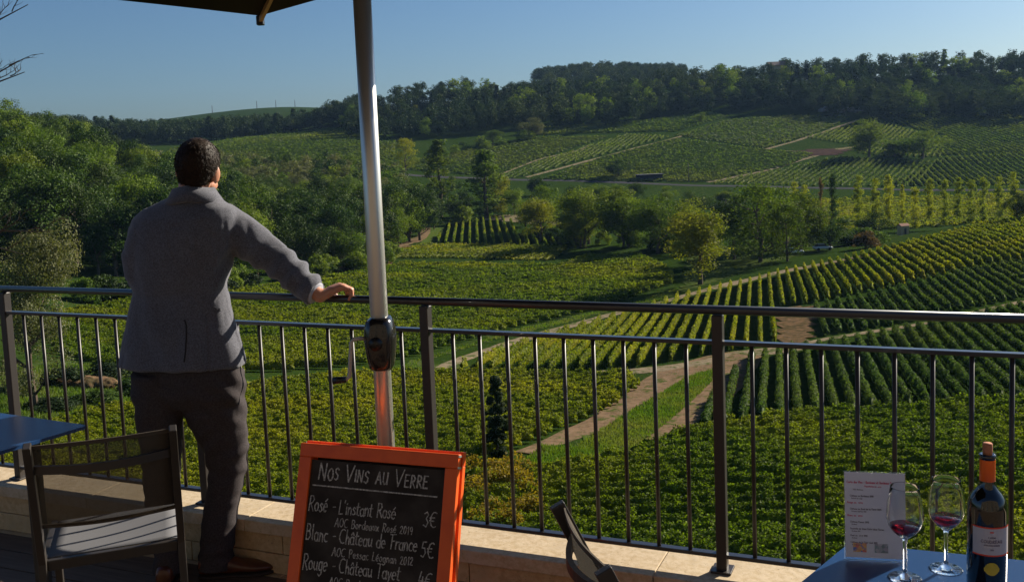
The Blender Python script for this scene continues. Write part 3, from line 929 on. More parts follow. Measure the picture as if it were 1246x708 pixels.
# hedge of trees on the valley floor between road and poplars
def line_trees(pix, n, hr, wr, kind, leaf, name, label, group, dmin=200, jit=3):
    P = poly_world(pix, dmin)
    for k in range(n):
        f = (k + RG.uniform(0, 1)) / n * (len(P) - 1); i = min(int(f), len(P) - 2)
        p = P[i] + (P[i + 1] - P[i]) * (f - i) + RG.normal(0, jit, 2)
        tree((p[0], p[1], float(terrain(p[0], p[1]))), RG.uniform(*hr), RG.uniform(*wr), kind, RG.choice(leaf), name, label, group)
line_trees([(600, 240), (660, 240), (720, 250), (860, 250), (960, 258)], 16, (6, 10), (7, 10), 'broad', ['mid', 'deep'], 'broadleaf_tree', 'low tree in the hedgerow behind the valley clump', 'hedgerow trees behind the valley clump')
line_trees([(640, 285), (700, 296), (780, 302), (830, 306)], 12, (3, 5), (5, 7), 'bush', ['mid', 'deep'], 'bush', 'low bush in the undergrowth at the foot of the valley clump', 'bushes at the foot of the valley clump', jit=2)
line_trees([(525, 198), (560, 186), (600, 178), (640, 172)], 12, (5, 8), (7, 9), 'broad', ['mid', 'deep'], 'broadleaf_tree', 'small round tree in the line climbing the slope below the ridge wood', 'line of small trees below the ridge wood', 300)
line_trees([(960, 300), (1000, 296), (1075, 296)], 8, (3, 5), (5, 8), 'bush', ['deep', 'mid'], 'bush', 'low dark bush beside the parked cars before the poplars', 'bushes beside the parked cars')
line_trees([(475, 262), (500, 255), (540, 250), (600, 246)], 8, (8, 12), (8, 10), 'broad', ['deep'], 'broadleaf_tree', 'dark tree in the belt behind the two pointed trees', 'dark trees behind the pointed trees')
line_trees([(640, 290), (700, 298), (800, 300), (900, 306), (960, 304)], 11, (11, 16), (11, 14), 'broad', ['mid', 'mid', 'yellow'], 'broadleaf_tree', 'round green tree filling the belt of big trees across the valley floor', 'belt of big trees across the valley floor', 150, 4)
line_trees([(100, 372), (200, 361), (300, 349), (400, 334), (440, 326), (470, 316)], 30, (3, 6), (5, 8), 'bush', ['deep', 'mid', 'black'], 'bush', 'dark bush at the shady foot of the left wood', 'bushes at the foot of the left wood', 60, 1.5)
# ridge wood, seen across the valley
def px_poly(L): return [((px - 623) / F_PX * D, D) for px, D in L]
ridge = px_poly([(432, 640), (470, 618), (560, 632), (640, 652), (700, 640), (760, 640), (815, 668), (870, 690), (960, 668), (1020, 652), (1100, 634), (1290, 618),
                 (1300, 800), (1100, 812), (900, 812), (700, 805), (560, 800), (425, 770)])
for (x, y, z) in scatter(ridge, 12.5):
    h = RG.uniform(13, 21)
    cf = RG.random() < 0.05
    tree((x, y, z), h, h * RG.uniform(0.65, 0.9), 'conifer' if cf else 'broad', 'ridge' if RG.random() < 0.85 else 'mid', 'conifer' if cf else 'broadleaf_tree',
         'dark conifer in the long ridge wood' if cf else 'bluish dark green tree in the long wood on the ridge', 'conifers of the ridge wood' if cf else 'trees of the ridge wood')
for (x, y, z) in scatter(px_poly([(30, 690), (215, 705), (330, 735), (445, 735), (445, 800), (300, 830), (30, 830)]), 10.5):
    h = RG.uniform(12, 20); cf = RG.random() < 0.05
    tree((x, y, z), h * (1.05 if cf else 1), h * 0.85, 'conifer' if cf else 'broad', 'ridge', 'conifer' if cf else 'broadleaf_tree',
         'dark conifer in the far wood behind the left wood' if cf else 'bluish tree in the far wood behind the left wood', 'conifers of the far left wood' if cf else 'trees of the far left wood')
for (x, y, z) in scatter(px_poly([(665, 960), (830, 960), (842, 1250), (655, 1250)]), 17):
    tree((x, y, z), RG.uniform(14, 18), 15, 'broad', 'ridge', 'broadleaf_tree', 'tree of the farthest hilltop wood behind the ridge', 'trees of the farthest hilltop')
build_trees()
print('trees', len(TREES))
#@@STAGE3
# ------------------------------------------------------------------ air
def haze_box():
    mb = MB()
    mb.box((0, 1010, 55), (4600, 2320, 170))
    m, t = new_mat('air')
    v = N(t, 'ShaderNodeVolumePrincipled')
    v.inputs['Color'].default_value = (0.35, 0.58, 1.0, 1)
    v.inputs['Density'].default_value = 0.000045
    v.inputs['Anisotropy'].default_value = 0.2
    o = N(t, 'ShaderNodeOutputMaterial')
    t.links.new(v.outputs[0], o.inputs['Volume'])
    h = mb.build('haze', m)
    h['kind'] = 'stuff'
    h['label'] = 'thin bluish air over the valley'
haze_box()
#@@STAGE4
# ------------------------------------------------------------------ terrace
RX0, RY0, RPHI, RPAN = -2.3787, 4.6069, 0.4045, 1.1088
rd = Vector((math.cos(RPHI), -math.sin(RPHI), 0))          # along the railing, to the right
rn = Vector((math.sin(RPHI), math.cos(RPHI), 0))           # outwards, over the valley
R0 = Vector((RX0, RY0, 0))
RROT = Matrix((rd, rn, Vector((0, 0, 1)))).transposed()

def onrail(t, n=0.0, z=0.0):
    return R0 + rd * t + rn * n + Vector((0, 0, z))

m_stone, t = new_mat('limestone')
tc = N(t, 'ShaderNodeTexCoord')
f1 = noise_node(t, 2.5, 6, 0.65, tc.outputs['Object'])
f2 = noise_node(t, 40, 4, 0.7, tc.outputs['Object'])
c1 = ramp(t, f1, [(0.3, (0.44, 0.29, 0.13)), (0.55, (0.56, 0.39, 0.19)), (0.75, (0.48, 0.33, 0.15))])
c2 = mix_col(t, 0.35, c1, ramp(t, f2, [(0.35, (0.36, 0.25, 0.13)), (0.6, (0.66, 0.52, 0.34))]))
f3 = noise_node(t, 5.0, 8, 0.78, tc.outputs['Object'])
f4 = noise_node(t, 130, 2, 0.6, tc.outputs['Object'])
c2 = mix_col(t, ramp(t, f3, [(0.55, (0, 0, 0)), (0.75, (0.55, 0.55, 0.55))]), c2, (0.20, 0.15, 0.09))
c2 = mix_col(t, ramp(t, f4, [(0.66, (0, 0, 0)), (0.72, (0.7, 0.7, 0.7))]), c2, (0.14, 0.10, 0.06))
b = N(t, 'ShaderNodeBsdfPrincipled'); b.inputs['Roughness'].default_value = 0.85; b.inputs['Specular IOR Level'].default_value = 0.25
t.links.new(c2, b.inputs['Base Color'])
bn = N(t, 'ShaderNodeBump'); bn.inputs['Strength'].default_value = 0.35; bn.inputs['Distance'].default_value = 0.004
t.links.new(f2, bn.inputs['Height']); t.links.new(bn.outputs[0], b.inputs['Normal'])
o = N(t, 'ShaderNodeOutputMaterial'); t.links.new(b.outputs[0], o.inputs[0])
m_copstone = m_stone.copy(); m_copstone.name = 'coping_limestone'
for n_ in m_copstone.node_tree.nodes:
    if n_.type == 'VALTORGB':
        for e_ in n_.color_ramp.elements:
            r_, g_, b_, _ = e_.color
            e_.color = (r_ * 0.98, g_ * 1.08, b_ * 1.35, 1)
m_mortar = pbr('mortar', (0.22, 0.16, 0.10), 0.95)

wall = empty('parapet_wall', onrail(0), -RPHI, 'low pale limestone wall with a flat coping carrying the railing', 'wall')
def wallpart(name, mb, mat):
    return mb.build(name, mat, wall)
mb = MB(); mb.box((2.0, 0.02, -3.9), (16, 0.22, 7.8)); wallpart('mortar_bed', mb, m_mortar)
k = 0
for course, (z0, z1) in enumerate([(-7.8, -0.004), (0.0, 0.082), (0.086, 0.168)]):
    x = -6.0 + (0.37 if course % 2 else 0)
    mb = MB()
    while x < 9.5:
        L = 0.84
        mb.box((x + L / 2, 0.02, (z0 + z1) / 2), (L - 0.004, 0.23 if course else 0.28, z1 - z0), bev=0.002)
        x += L
    wallpart('stone_course', mb, m_stone)
cw = RG.uniform(0.7, 1.1, 30)
x = -6.0 - 0.35
for k in range(22):
    L = 0.86
    mb = MB(); mb.box((x + L / 2, 0.02, 0.195), (L - 0.003, 0.27, 0.05), bev=0.003)
    wallpart('coping_stone', mb, m_copstone)
    x += L

m_deck, t = new_mat('weathered_deck_board')
tc = N(t, 'ShaderNodeTexCoord')
mp = N(t, 'ShaderNodeMapping'); mp.inputs['Scale'].default_value = (3, 45, 10)
t.links.new(tc.outputs['Object'], mp.inputs[0])
f1 = noise_node(t, 1.0, 5, 0.6, mp.outputs[0])
b = N(t, 'ShaderNodeBsdfPrincipled'); b.inputs['Roughness'].default_value = 0.7
t.links.new(ramp(t, f1, [(0.3, (0.07, 0.045, 0.028)), (0.7, (0.15, 0.10, 0.065))]), b.inputs['Base Color'])
bn = N(t, 'ShaderNodeBump'); bn.inputs['Strength'].default_value = 0.5; bn.inputs['Distance'].default_value = 0.003
t.links.new(f1, bn.inputs['Height']); t.links.new(bn.outputs[0], b.inputs['Normal'])
o = N(t, 'ShaderNodeOutputMaterial'); t.links.new(b.outputs[0], o.inputs[0])
mb = MB()
y = -0.125 - 0.07
for k in range(66):
    mb.box((0, 0, 0), (1, 1, 1)) if False else None
    b_ = MB()
    mb.box((2.0, y, -0.0135), (16, 0.138, 0.027), bev=0.003)
    for gk in (-0.045, -0.015, 0.015, 0.045):
        pass
    y -= 0.145
dk = mb.build('terrace_deck', m_deck); dk.matrix_world = Matrix.Translation(R0) @ RROT.to_4x4(); tag_structure(dk)
mb = MB(); mb.box((2.0, -5.0, -0.6), (16, 9.8, 1.0)); dk = mb.build('terrace_base', m_mortar); dk.matrix_world = Matrix.Translation(R0) @ RROT.to_4x4(); tag_structure(dk)

# railing
m_rail = pbr('dark_painted_steel', (0.030, 0.024, 0.022), 0.42, 0.0, bump=(60, 0.08, 0.001), spec=0.5)
m_railtop = pbr('rubbed_dark_steel', (0.022, 0.022, 0.026), 0.28, 0.0, spec=0.6, coat=0.3)
rail = empty('balcony_railing', onrail(0), -RPHI, 'dark steel railing with thin upright bars on the low stone wall', 'railing')
ZT, ZM, ZB = 1.127, 1.0164, 0.275
T0, T1 = -2 * RPAN, 5 * RPAN
MB().tube([(T0, 0, ZT), (T1, 0, ZT)], 0.0155, 20).build('top_rail', m_railtop, rail, True)
mb = MB(); mb.box(((T0 + T1) / 2, 0, ZM), (T1 - T0, 0.032, 0.014), bev=0.003); mb.build('middle_rail', m_railtop, rail)
mb = MB(); mb.box(((T0 + T1) / 2, 0, ZB), (T1 - T0, 0.032, 0.014), bev=0.003); mb.build('bottom_rail', m_railtop, rail)
for k in range(-2, 6):
    mb = MB(); mb.box((k * RPAN, 0, (0.22 + ZT - 0.016) / 2), (0.036, 0.040, ZT - 0.016 - 0.22), bev=0.004)
    pst = mb.build('post', m_rail, rail)
    mb = MB(); mb.box((k * RPAN, 0, 0.2245), (0.07, 0.075, 0.008), bev=0.002)
    mb.build('base_plate', m_rail, pst)
    for q in range(1, 10):
        if k == 5: break
        MB().tube([((k + q / 10) * RPAN, 0, ZB + 0.004), ((k + q / 10) * RPAN, 0, ZM - 0.004)], 0.0076, 8).build('baluster', m_rail, rail, True)

# ------------------------------------------------------------------ parasol
m_steel = pbr('brushed_aluminium', (0.70, 0.68, 0.64), 0.33, 0.75, bump=(90, 0.04, 0.0006))
m_blackpl = pbr('black_plastic', (0.012, 0.011, 0.011), 0.35, spec=0.5)
m_canopy = pbr('dark_brown_canvas', (0.022, 0.014, 0.012), 0.9, bump=(60, 0.3, 0.001), spec=0.1)
m_rib = pbr('pale_wood_rib', (0.30, 0.17, 0.08), 0.6)
PX, PY = -0.438, 3.17
CRZ = at(468, 417, 3.17).z - 1.162
par = empty('parasol', (PX, PY, 0), 0, 'large dark parasol on a shiny steel pole behind the chalkboard', 'parasol')
MB().tube([(0, 0, 0.03), (0, 0, 2.88)], 0.0285, 40).build('pole', m_steel, par, True)
mb = MB(); mb.box((0, 0, 0.03), (0.6, 0.6, 0.06), bev=0.01); mb.tube([(0, 0, 0.06), (0, 0, 0.30)], 0.036, 28); mb.build('base', m_blackpl, par)
def smooth_hull(name, rings, mat, parent, n=28, power=3.0):
    vs = []; fs = []
    for (cx, cz, rx, ry) in rings:
        for k in range(n):
            a = 2 * math.pi * k / n; c_, s_ = math.cos(a), math.sin(a)
            vs.append((cx + rx * math.copysign(abs(c_) ** (2 / power), c_), ry * math.copysign(abs(s_) ** (2 / power), s_), cz))
    for i in range(len(rings) - 1):
        for k in range(n): fs.append((i * n + k, i * n + (k + 1) % n, (i + 1) * n + (k + 1) % n, (i + 1) * n + k))
    fs.append(tuple(range(n - 1, -1, -1))); fs.append(tuple((len(rings) - 1) * n + k for k in range(n)))
    m_ = MB(); m_.add(vs, fs)
    return m_.build(name, mat, parent, True)
hz = [(0, 1.035, 0.036, 0.04), (0, 1.045, 0.043, 0.05), (0, 1.085, 0.050, 0.057), (0, 1.14, 0.056, 0.062), (0, 1.18, 0.053, 0.06), (0, 1.205, 0.046, 0.054), (0.004, 1.218, 0.034, 0.045)]
hz = [(a_ * 0.93, CRZ + 1.166 + (b_ - 1.13) * 0.93, c_ * 0.93, d_ * 0.93) for a_, b_, c_, d_ in hz]
hub_ = smooth_hull('crank_housing', hz, pbr('glossy_black_plastic', (0.014, 0.012, 0.012), 0.22, coat=0.5), par)
MB().tube([(-0.008, -0.052, CRZ + 1.17), (-0.008, -0.061, CRZ + 1.17)], 0.022, 28).build('hub_cap', m_blackpl, hub_, True)
crank = MB().tube([(-0.040, -0.03, CRZ + 1.185), (-0.078, -0.045, CRZ + 1.187), (-0.087, -0.045, CRZ + 1.177), (-0.099, -0.045, CRZ + 1.066), (-0.109, -0.045, CRZ + 1.058), (-0.119, -0.045, CRZ + 1.056)], 0.0066, 10).build('crank_arm', pbr('pale_crank_steel', (0.42, 0.38, 0.33), 0.4), par, True)
MB().tube([(-0.110, -0.045, CRZ + 1.057), (-0.153, -0.045, CRZ + 1.055)], [0.0105, 0.0125], 14).build('crank_grip', m_blackpl, crank, True)
CT, CR, CZ, CGX, CGY = -0.4133, 1.7663, 2.4434, 0.1353, 0.0029
def can_pt(ang, r):
    dx, dy = math.sin(ang) * r, math.cos(ang) * r
    return Vector((dx, dy, CZ + CGX * dx + CGY * dy))
corners = [can_pt(CT + k * math.pi / 2, CR) for k in range(4)]
ext_ = (corners[3] - corners[0]) * 0.30
corners[3] = corners[3] + ext_; corners[2] = corners[2] + ext_
apex = Vector((0, 0, CZ + 0.47))
NS = 14
vs = [apex]; fs = []
ringn = 8
grid = []
for r_ in range(1, ringn + 1):
    f = r_ / ringn
    row_ = []
    for k in range(4):
        A1, B1 = corners[k], corners[(k + 1) % 4]
        for q in range(NS):
            s_ = q / NS
            p_ = A1.lerp(B1, s_)
            p_ = p_ * (1 - 0.035 * math.sin(math.pi * s_) * f) if False else p_
            c_ = apex.lerp(p_, f)
            c_.z -= 0.07 * math.sin(math.pi * f) * (0.4 + 0.6 * math.sin(math.pi * s_))
            c_.z += 0.02 * math.sin(math.pi * s_) * f
            row_.append(len(vs)); vs.append(c_)
    grid.append(row_)
nn_ = 4 * NS
for k in range(nn_): fs.append((0, grid[0][k], grid[0][(k + 1) % nn_]))
for r_ in range(ringn - 1):
    for k in range(nn_): fs.append((grid[r_][k], grid[r_ + 1][k], grid[r_ + 1][(k + 1) % nn_], grid[r_][(k + 1) % nn_]))
m_ = MB(); m_.add(vs, fs)
cn = m_.build('canopy', m_canopy, par, True)
md = cn.modifiers.new('cloth', 'SOLIDIFY'); md.thickness = 0.004
for k in range(8):
    ang = CT + k * math.pi / 4
    e_ = corners[k // 2] if k % 2 == 0 else (corners[k // 2].lerp(corners[(k // 2 + 1) % 4], 0.5) * 0.9 + Vector((0, 0, CZ * 0.1)))
    a_ = apex + Vector((0, 0, -0.05))
    e2 = e_ + Vector((0, 0, -0.022))
    mdl = a_.lerp(e2, 0.55) + Vector((0, 0, -0.075))
    m_ = MB(); m_.bar(a_, mdl, 0.016, 0.022); m_.bar(mdl, e2 + (e2 - mdl).normalized() * 0.01, 0.016, 0.022); rb = m_.build('rib', m_rib, par)
    if k % 2 == 0:
        m_ = MB(); m_.box(e2, (0.034, 0.034, 0.045), bev=0.005); m_.build('rib_end_cap', m_blackpl, rb)
    m_ = MB(); m_.bar((0, 0, CZ - 0.02), mdl, 0.012, 0.014); m_.build('strut', m_rib, rb)
MB().tube([(0, 0, CZ - 0.07), (0, 0, CZ + 0.02)], 0.048, 24).build('runner', m_blackpl, par, True)

# ------------------------------------------------------------------ chalk lettering: single stroke handwriting
def arc(cx, cy, rx, ry, a0, a1, n=8):
    return [(cx + rx * math.cos(R(a0 + (a1 - a0) * i / n)), cy + ry * math.sin(R(a0 + (a1 - a0) * i / n))) for i in range(n + 1)]
G = {
 'A': (.62, [[(0, 0), (.3, 1), (.58, 0)], [(.1, .36), (.5, .36)]]),
 'B': (.55, [[(.05, 0), (.05, 1), (.32, .98), (.44, .78), (.3, .55), (.05, .52)], [(.05, .52), (.38, .5), (.5, .26), (.34, .02), (.05, 0)]]),
 'C': (.62, [arc(.36, .5, .34, .5, 60, 300, 10)]),
 'D': (.6, [[(.05, 0), (.05, 1), (.3, .96), (.54, .5), (.3, .04), (.05, 0)]]),
 'E': (.5, [[(.45, 1), (.05, 1), (.05, 0), (.46, 0)], [(.05, .52), (.38, .52)]]),
 'F': (.5, [[(.5, 1), (-.05, .98)], [(.18, .98), (.14, 0)], [(.16, .52), (.42, .54)]]),
 'I': (.16, [[(.06, 1), (.06, 0)]]),
 'L': (.45, [[(.08, 1), (.03, 0), (.42, .02)]]),
 'N': (.62, [[(.03, 0), (.08, 1), (.5, 0), (.56, 1)]]),
 'O': (.62, [arc(.3, .5, .28, .5, 90, 450, 14)]),
 'P': (.55, [[(.08, 0), (.08, 1)], [(.02, .95), (.3, 1), (.48, .78), (.34, .52), (.08, .46)]]),
 'R': (.55, [[(.06, 0), (.08, 1), (.34, .98), (.46, .76), (.32, .54), (.08, .5)], [(.2, .5), (.52, 0)]]),
 'S': (.5, [[(.44, .88), (.28, 1), (.08, .88), (.1, .66), (.38, .4), (.4, .14), (.22, 0), (.02, .1)]]),
 'T': (.55, [[(-.02, 1), (.56, .98)], [(.27, .98), (.24, 0)]]),
 'U': (.56, [[(.04, 1), (.04, .25), (.2, 0), (.4, .05), (.5, .3), (.5, 1)], [(.5, .3), (.52, 0)]]),
 'V': (.6, [[(0, 1), (.26, 0), (.6, 1.02)]]),
 'a': (.44, [arc(.2, .27, .18, .27, 40, 320, 9), [(.37, .54), (.37, .08), (.44, 0)]]),
 'b': (.42, [[(.05, 1), (.05, 0)], arc(.2, .26, .17, .26, 160, -160, 9)]),
 'c': (.38, [arc(.22, .27, .2, .27, 55, 305, 8)]),
 'd': (.44, [arc(.2, .27, .18, .27, 40, 320, 9), [(.38, 1), (.38, 0)]]),
 'e': (.42, [[(.04, .28), (.37, .32)] + arc(.2, .28, .18, .27, 10, 310, 9)]),
 'g': (.42, [arc(.2, .27, .17, .27, 40, 320, 9), [(.37, .54), (.36, -.2), (.2, -.38), (.03, -.26)]]),
 'h': (.42, [[(.05, 1), (.05, 0)], [(.05, .35), (.2, .54), (.34, .42), (.36, 0)]]),
 'i': (.18, [[(.08, .54), (.08, 0)], [(.08, .74), (.09, .79)]]),
 'l': (.2, [[(.06, 1), (.06, .1), (.15, 0)]]),
 'n': (.42, [[(.05, .54), (.05, 0)], [(.05, .35), (.2, .54), (.34, .42), (.36, 0)]]),
 'o': (.42, [arc(.2, .27, .18, .27, 90, 450, 11)]),
 'p': (.42, [[(.05, .54), (.03, -.38)], arc(.2, .27, .17, .27, 160, -160, 9)]),
 'r': (.34, [[(.05, .54), (.05, 0)], [(.05, .34), (.18, .52), (.32, .5)]]),
 's': (.36, [[(.32, .46), (.18, .55), (.06, .42), (.26, .24), (.3, .08), (.14, 0), (.02, .07)]]),
 't': (.34, [[(.14, .9), (.12, .06), (.28, .02)], [(0, .6), (.32, .62)]]),
 'u': (.44, [[(.05, .54), (.05, .14), (.18, 0), (.36, .16)], [(.37, .54), (.37, .06), (.44, 0)]]),
 'x': (.4, [[(.03, .54), (.36, 0)], [(.36, .54), (.03, 0)]]),
 'y': (.42, [[(.04, .54), (.2, .04)], [(.38, .54), (.08, -.38)]]),
 '0': (.44, [arc(.2, .45, .18, .45, 90, 450, 11)]), '1': (.26, [[(.04, .7), (.16, .9), (.16, 0)]]),
 '2': (.44, [[(.04, .7), (.12, .88), (.3, .86), (.34, .64), (.04, .02), (.4, 0)]]),
 '3': (.5, [[(.05, .88), (.25, 1), (.42, .8), (.22, .55), (.44, .3), (.28, .02), (.03, .1)]]),
 '4': (.5, [[(.2, 1), (.03, .42), (.46, .42)], [(.34, .7), (.32, 0)]]),
 '5': (.5, [[(.45, 1), (.12, 1), (.08, .6), (.34, .6), (.44, .3), (.26, 0), (.02, .1)]]),
 '7': (.44, [[(.04, .88), (.38, .88), (.16, 0)]]),
 '9': (.44, [arc(.2, .62, .16, .26, 0, 360, 9), [(.36, .62), (.3, 0)]]),
 '\u20ac': (.55, [arc(.4, .5, .34, .5, 60, 300, 10), [(-.02, .6), (.4, .62)], [(-.02, .4), (.36, .42)]]),
 '-': (.4, [[(.08, .36), (.3, .38)]]), "'": (.16, [[(.08, 1.02), (.05, .84)]]), '.': (.15, [[(.05, 0), (.07, .04)]]), ' ': (.34, []), ':': (.2, [[(.08, .1), (.09, .14)], [(.08, .45), (.09, .49)]]),
}
def stroke_text(mb, text, x, y, h, th, jit=0.035, slant=0.06, z=0.0, smallcaps=0.72, thick=0.0012, track=0.1, xs=1.0):
    """adds ribbons in the local xy plane; returns the x after the last letter"""
    rg = random.Random(len(text) * 17 + ord(text[0]))
    for i, ch in enumerate(text):
        acc = None
        if ch == '\u00e9': ch, acc = 'e', [(.16, .66), (.3, .84)]
        if ch == '\u00e2': ch, acc = 'a', [(.06, .66), (.2, .84), (.34, .66)]
        hh = h
        if ch == '~': ch = ' '
        if ch.startswith('^'): continue
        wd_, st = G.get(ch, G[' '])
        if smallcaps != 1 and ch.isupper() and i > 0 and text[i - 1] not in ' ': hh = h * smallcaps
        if smallcaps != 1 and ch.isupper() and text[max(0, i - 1):i + 2].strip() == 'AU': hh = h * smallcaps
        dy = rg.uniform(-jit, jit) * h
        for line in st + ([acc] if acc else []):
            P = [Vector((x + (px_ + slant * py_) * hh * xs + rg.uniform(-jit, jit) * hh * .5, y + dy + py_ * hh + rg.uniform(-jit, jit) * hh * .5, z)) for px_, py_ in line]
            for a_, b_ in zip(P, P[1:]):
                d_ = b_ - a_
                if d_.length < 1e-6: continue
                d_.normalize()
                q_ = Vector((-d_.y, d_.x, 0)) * th * rg.uniform(0.38, 0.6)
                e_ = d_ * th * 0.35
                vs_ = [a_ - e_ - q_, b_ + e_ - q_, b_ + e_ + q_, a_ - e_ + q_]
                vs_ += [v_ + Vector((0, 0, thick)) for v_ in vs_]
                mb.add(vs_, [(3, 2, 1, 0), (4, 5, 6, 7), (0, 1, 5, 4), (1, 2, 6, 5), (2, 3, 7, 6), (3, 0, 4, 7)])
                thick += 0.000004
        x += (wd_ + track) * hh * xs
    return x

# ------------------------------------------------------------------ chalkboard
m_orange = pbr('orange_painted_wood', (0.86, 0.115, 0.006), 0.5, noise=(14, (0.74, 0.085, 0.005), 0.4, 0.75), bump=(30, 0.1, 0.001))
m_slate = pbr('dusty_blackboard', (0.024, 0.017, 0.012), 0.75, noise=(9, (0.075, 0.060, 0.048), 0.42, 0.85), spec=0.25)
m_chalk = pbr('chalk', (0.62, 0.58, 0.52), 0.95, noise=(160, (0.26, 0.24, 0.21), 0.35, 0.6))
BW, BH, FB = 0.55, 0.84, 0.042
bA, bB = Vector((-0.70, 3.13, 0.78)), Vector((-0.18, 2.94, 0.78))
bx = (bB - bA).normalized(); bnrm = Vector((bx.y, -bx.x, 0))
tilt = R(18)
bdn = Vector((0, 0, -1)) * math.cos(tilt) + bnrm * math.sin(tilt)
bout = bx.cross(-bdn)
board = empty('chalkboard', ((bA.x + bB.x) / 2, (bA.y + bB.y) / 2, 0), 0, 'orange framed wine list chalkboard standing in front of the parasol pole', 'chalkboard')
def place(o, M_):
    o.parent = board
    o.matrix_parent_inverse = Matrix.Identity(4)
    o.matrix_local = Matrix.Translation(-board.location) @ M_
    return o
Mf = Matrix.Translation(bA) @ Matrix((bx, -bdn, bout)).transposed().to_4x4()      # local: x right, y up, z out of the front
def panel(M_, zs, name):
    # local z axis points out of the written side
    mb = MB()
    mb.box((BW / 2, -BH / 2, 0), (BW - 0.02, BH - 0.1, 0.006))
    p_ = place(mb.build(name, m_slate), M_)
    mb = MB()
    mb.box((BW / 2, -FB / 2, 0), (BW, FB, 0.022), bev=0.002)
    mb.box((BW / 2, -BH + 0.10, 0), (BW - 2 * FB - 0.001, FB, 0.020), bev=0.002)
    mb.box((FB / 2, -FB - (BH - FB) / 2 - 0.0005, 0), (FB, BH - FB, 0.0215), bev=0.002)
    mb.box((BW - FB / 2, -FB - (BH - FB) / 2 - 0.0005, 0), (FB, BH - FB, 0.0215), bev=0.002)
    f_ = mb.build('frame', m_orange, p_)
    for zz_ in (-0.004, -FB + 0.004):
        mb2 = MB(); mb2.box((BW + 0.001, zz_ - 0.002, 0.0), (0.003, 0.006, 0.02)); mb2.build('hinge', m_steel, f_)
    return p_
fp = panel(Mf, 1, 'front_panel')
bdn2 = Vector((0, 0, -1)) * math.cos(R(17)) + bnrm * math.sin(R(17))
bo2 = (-bx).cross(-bdn2)
Mb = Matrix.Translation(bB - bnrm * 0.030 + Vector((0, 0, -0.002))) @ Matrix((-bx, -bdn2, bo2)).transposed().to_4x4()
panel(Mb, 1, 'rear_panel')
tx = MB(); z_ = 0.0032; ix = FB; iy = -FB
stroke_text(tx, 'NOS VINS AU VERRE', ix + 0.030, iy - 0.066, 0.050, 0.0042, z=z_, track=0.13, xs=0.88)
tx.bar((ix + 0.012, iy - 0.086, z_ + .0006), (ix + 0.445, iy - 0.088, z_ + .0006), 0.0040, 0.0012, up=(0, 0, 1))
for k, (a_, b_, c_, pr_) in enumerate([('Ros\u00e9 -', "L'instant Ros\u00e9", 'AOC Bordeaux Ros\u00e9 2019', '3\u20ac'),
                                       ('Blanc -', 'Ch\u00e2teau de France', 'AOC Pessac L\u00e9ognan 2012', '5\u20ac'),
                                       ('Rouge -', 'Ch\u00e2teau Tayet', 'AOC Bordeaux Sup\u00e9rieur', '4\u20ac')]):
    yy_ = iy - 0.165 - k * 0.088
    xe = stroke_text(tx, a_, ix + 0.006, yy_, 0.047, 0.0034, z=z_, smallcaps=1, track=0.08, xs=0.72)
    stroke_text(tx, b_, xe + 0.008, yy_, 0.042, 0.0032, z=z_, smallcaps=1, track=0.05, xs=0.80)
    stroke_text(tx, c_, ix + 0.105, yy_ - 0.040, 0.025, 0.0024, z=z_, smallcaps=1, track=0.12, xs=0.88)
    stroke_text(tx, pr_, ix + 0.405, yy_ - 0.012, 0.044, 0.0032, z=z_, smallcaps=1, xs=0.8)
wr = tx.build('chalk_writing', m_chalk, fp)

# ------------------------------------------------------------------ tables
m_table = pbr('dark_glossy_table_top', (0.012, 0.045, 0.13), 0.24, spec=0.35)
m_tleg = pbr('graphite_table_leg', (0.05, 0.048, 0.046), 0.45)
def table(name, pts, label, leg_at):
    base = Vector((sum(p_[0] for p_ in pts) / 4, sum(p_[1] for p_ in pts) / 4, 0))
    e = empty(name, base, 0, label, 'table')
    bm = bmesh.new()
    v0 = [bm.verts.new((p_[0] - base.x, p_[1] - base.y, 0.728)) for p_ in pts]
    v1 = [bm.verts.new((p_[0] - base.x, p_[1] - base.y, 0.740)) for p_ in pts]
    bm.faces.new(v0[::-1]); bm.faces.new(v1)
    for k in range(4): bm.faces.new((v0[k], v0[(k + 1) % 4], v1[(k + 1) % 4], v1[k]))
    bmesh.ops.recalc_face_normals(bm, faces=bm.faces[:])
    bmesh.ops.bevel(bm, geom=[e_ for e_ in bm.edges if abs(e_.verts[0].co.z - e_.verts[1].co.z) > 0.005], offset=0.012, segments=4, affect='EDGES')
    me = bpy.data.meshes.new('table_top'); bm.to_mesh(me); bm.free()
    link_mesh('table_top', me, m_table, e)
    for p_ in leg_at:
        mb = MB(); mb.box((p_[0] - base.x, p_[1] - base.y, 0.360), (0.045, 0.045, 0.715), bev=0.004); mb.build('leg', m_tleg, e)
        mb = MB(); 
    c_ = sum((Vector((p_[0], p_[1], 0)) for p_ in leg_at), Vector()) / len(leg_at) - base
    for k in range(len(leg_at)):
        a_ = Vector((leg_at[k][0], leg_at[k][1], 0)) - base; b_ = Vector((leg_at[(k + 1) % len(leg_at)][0], leg_at[(k + 1) % len(leg_at)][1], 0)) - base
        mb = MB(); mb.bar(a_ + Vector((0, 0, 0.705)) + (b_ - a_).normalized() * 0.024, b_ + Vector((0, 0, 0.705)) - (b_ - a_).normalized() * 0.024, 0.02, 0.035); mb.build('apron', m_tleg, e)
    return e
q1 = Vector((0.77, 2.275)); e1 = Vector((0.935, -0.355)); e2 = Vector((-0.66, -0.75)) 
tb_r = [q1, q1 + e1 * 0.75, q1 + e1 * 0.75 + e2 * 0.75, q1 + e2 * 0.75]
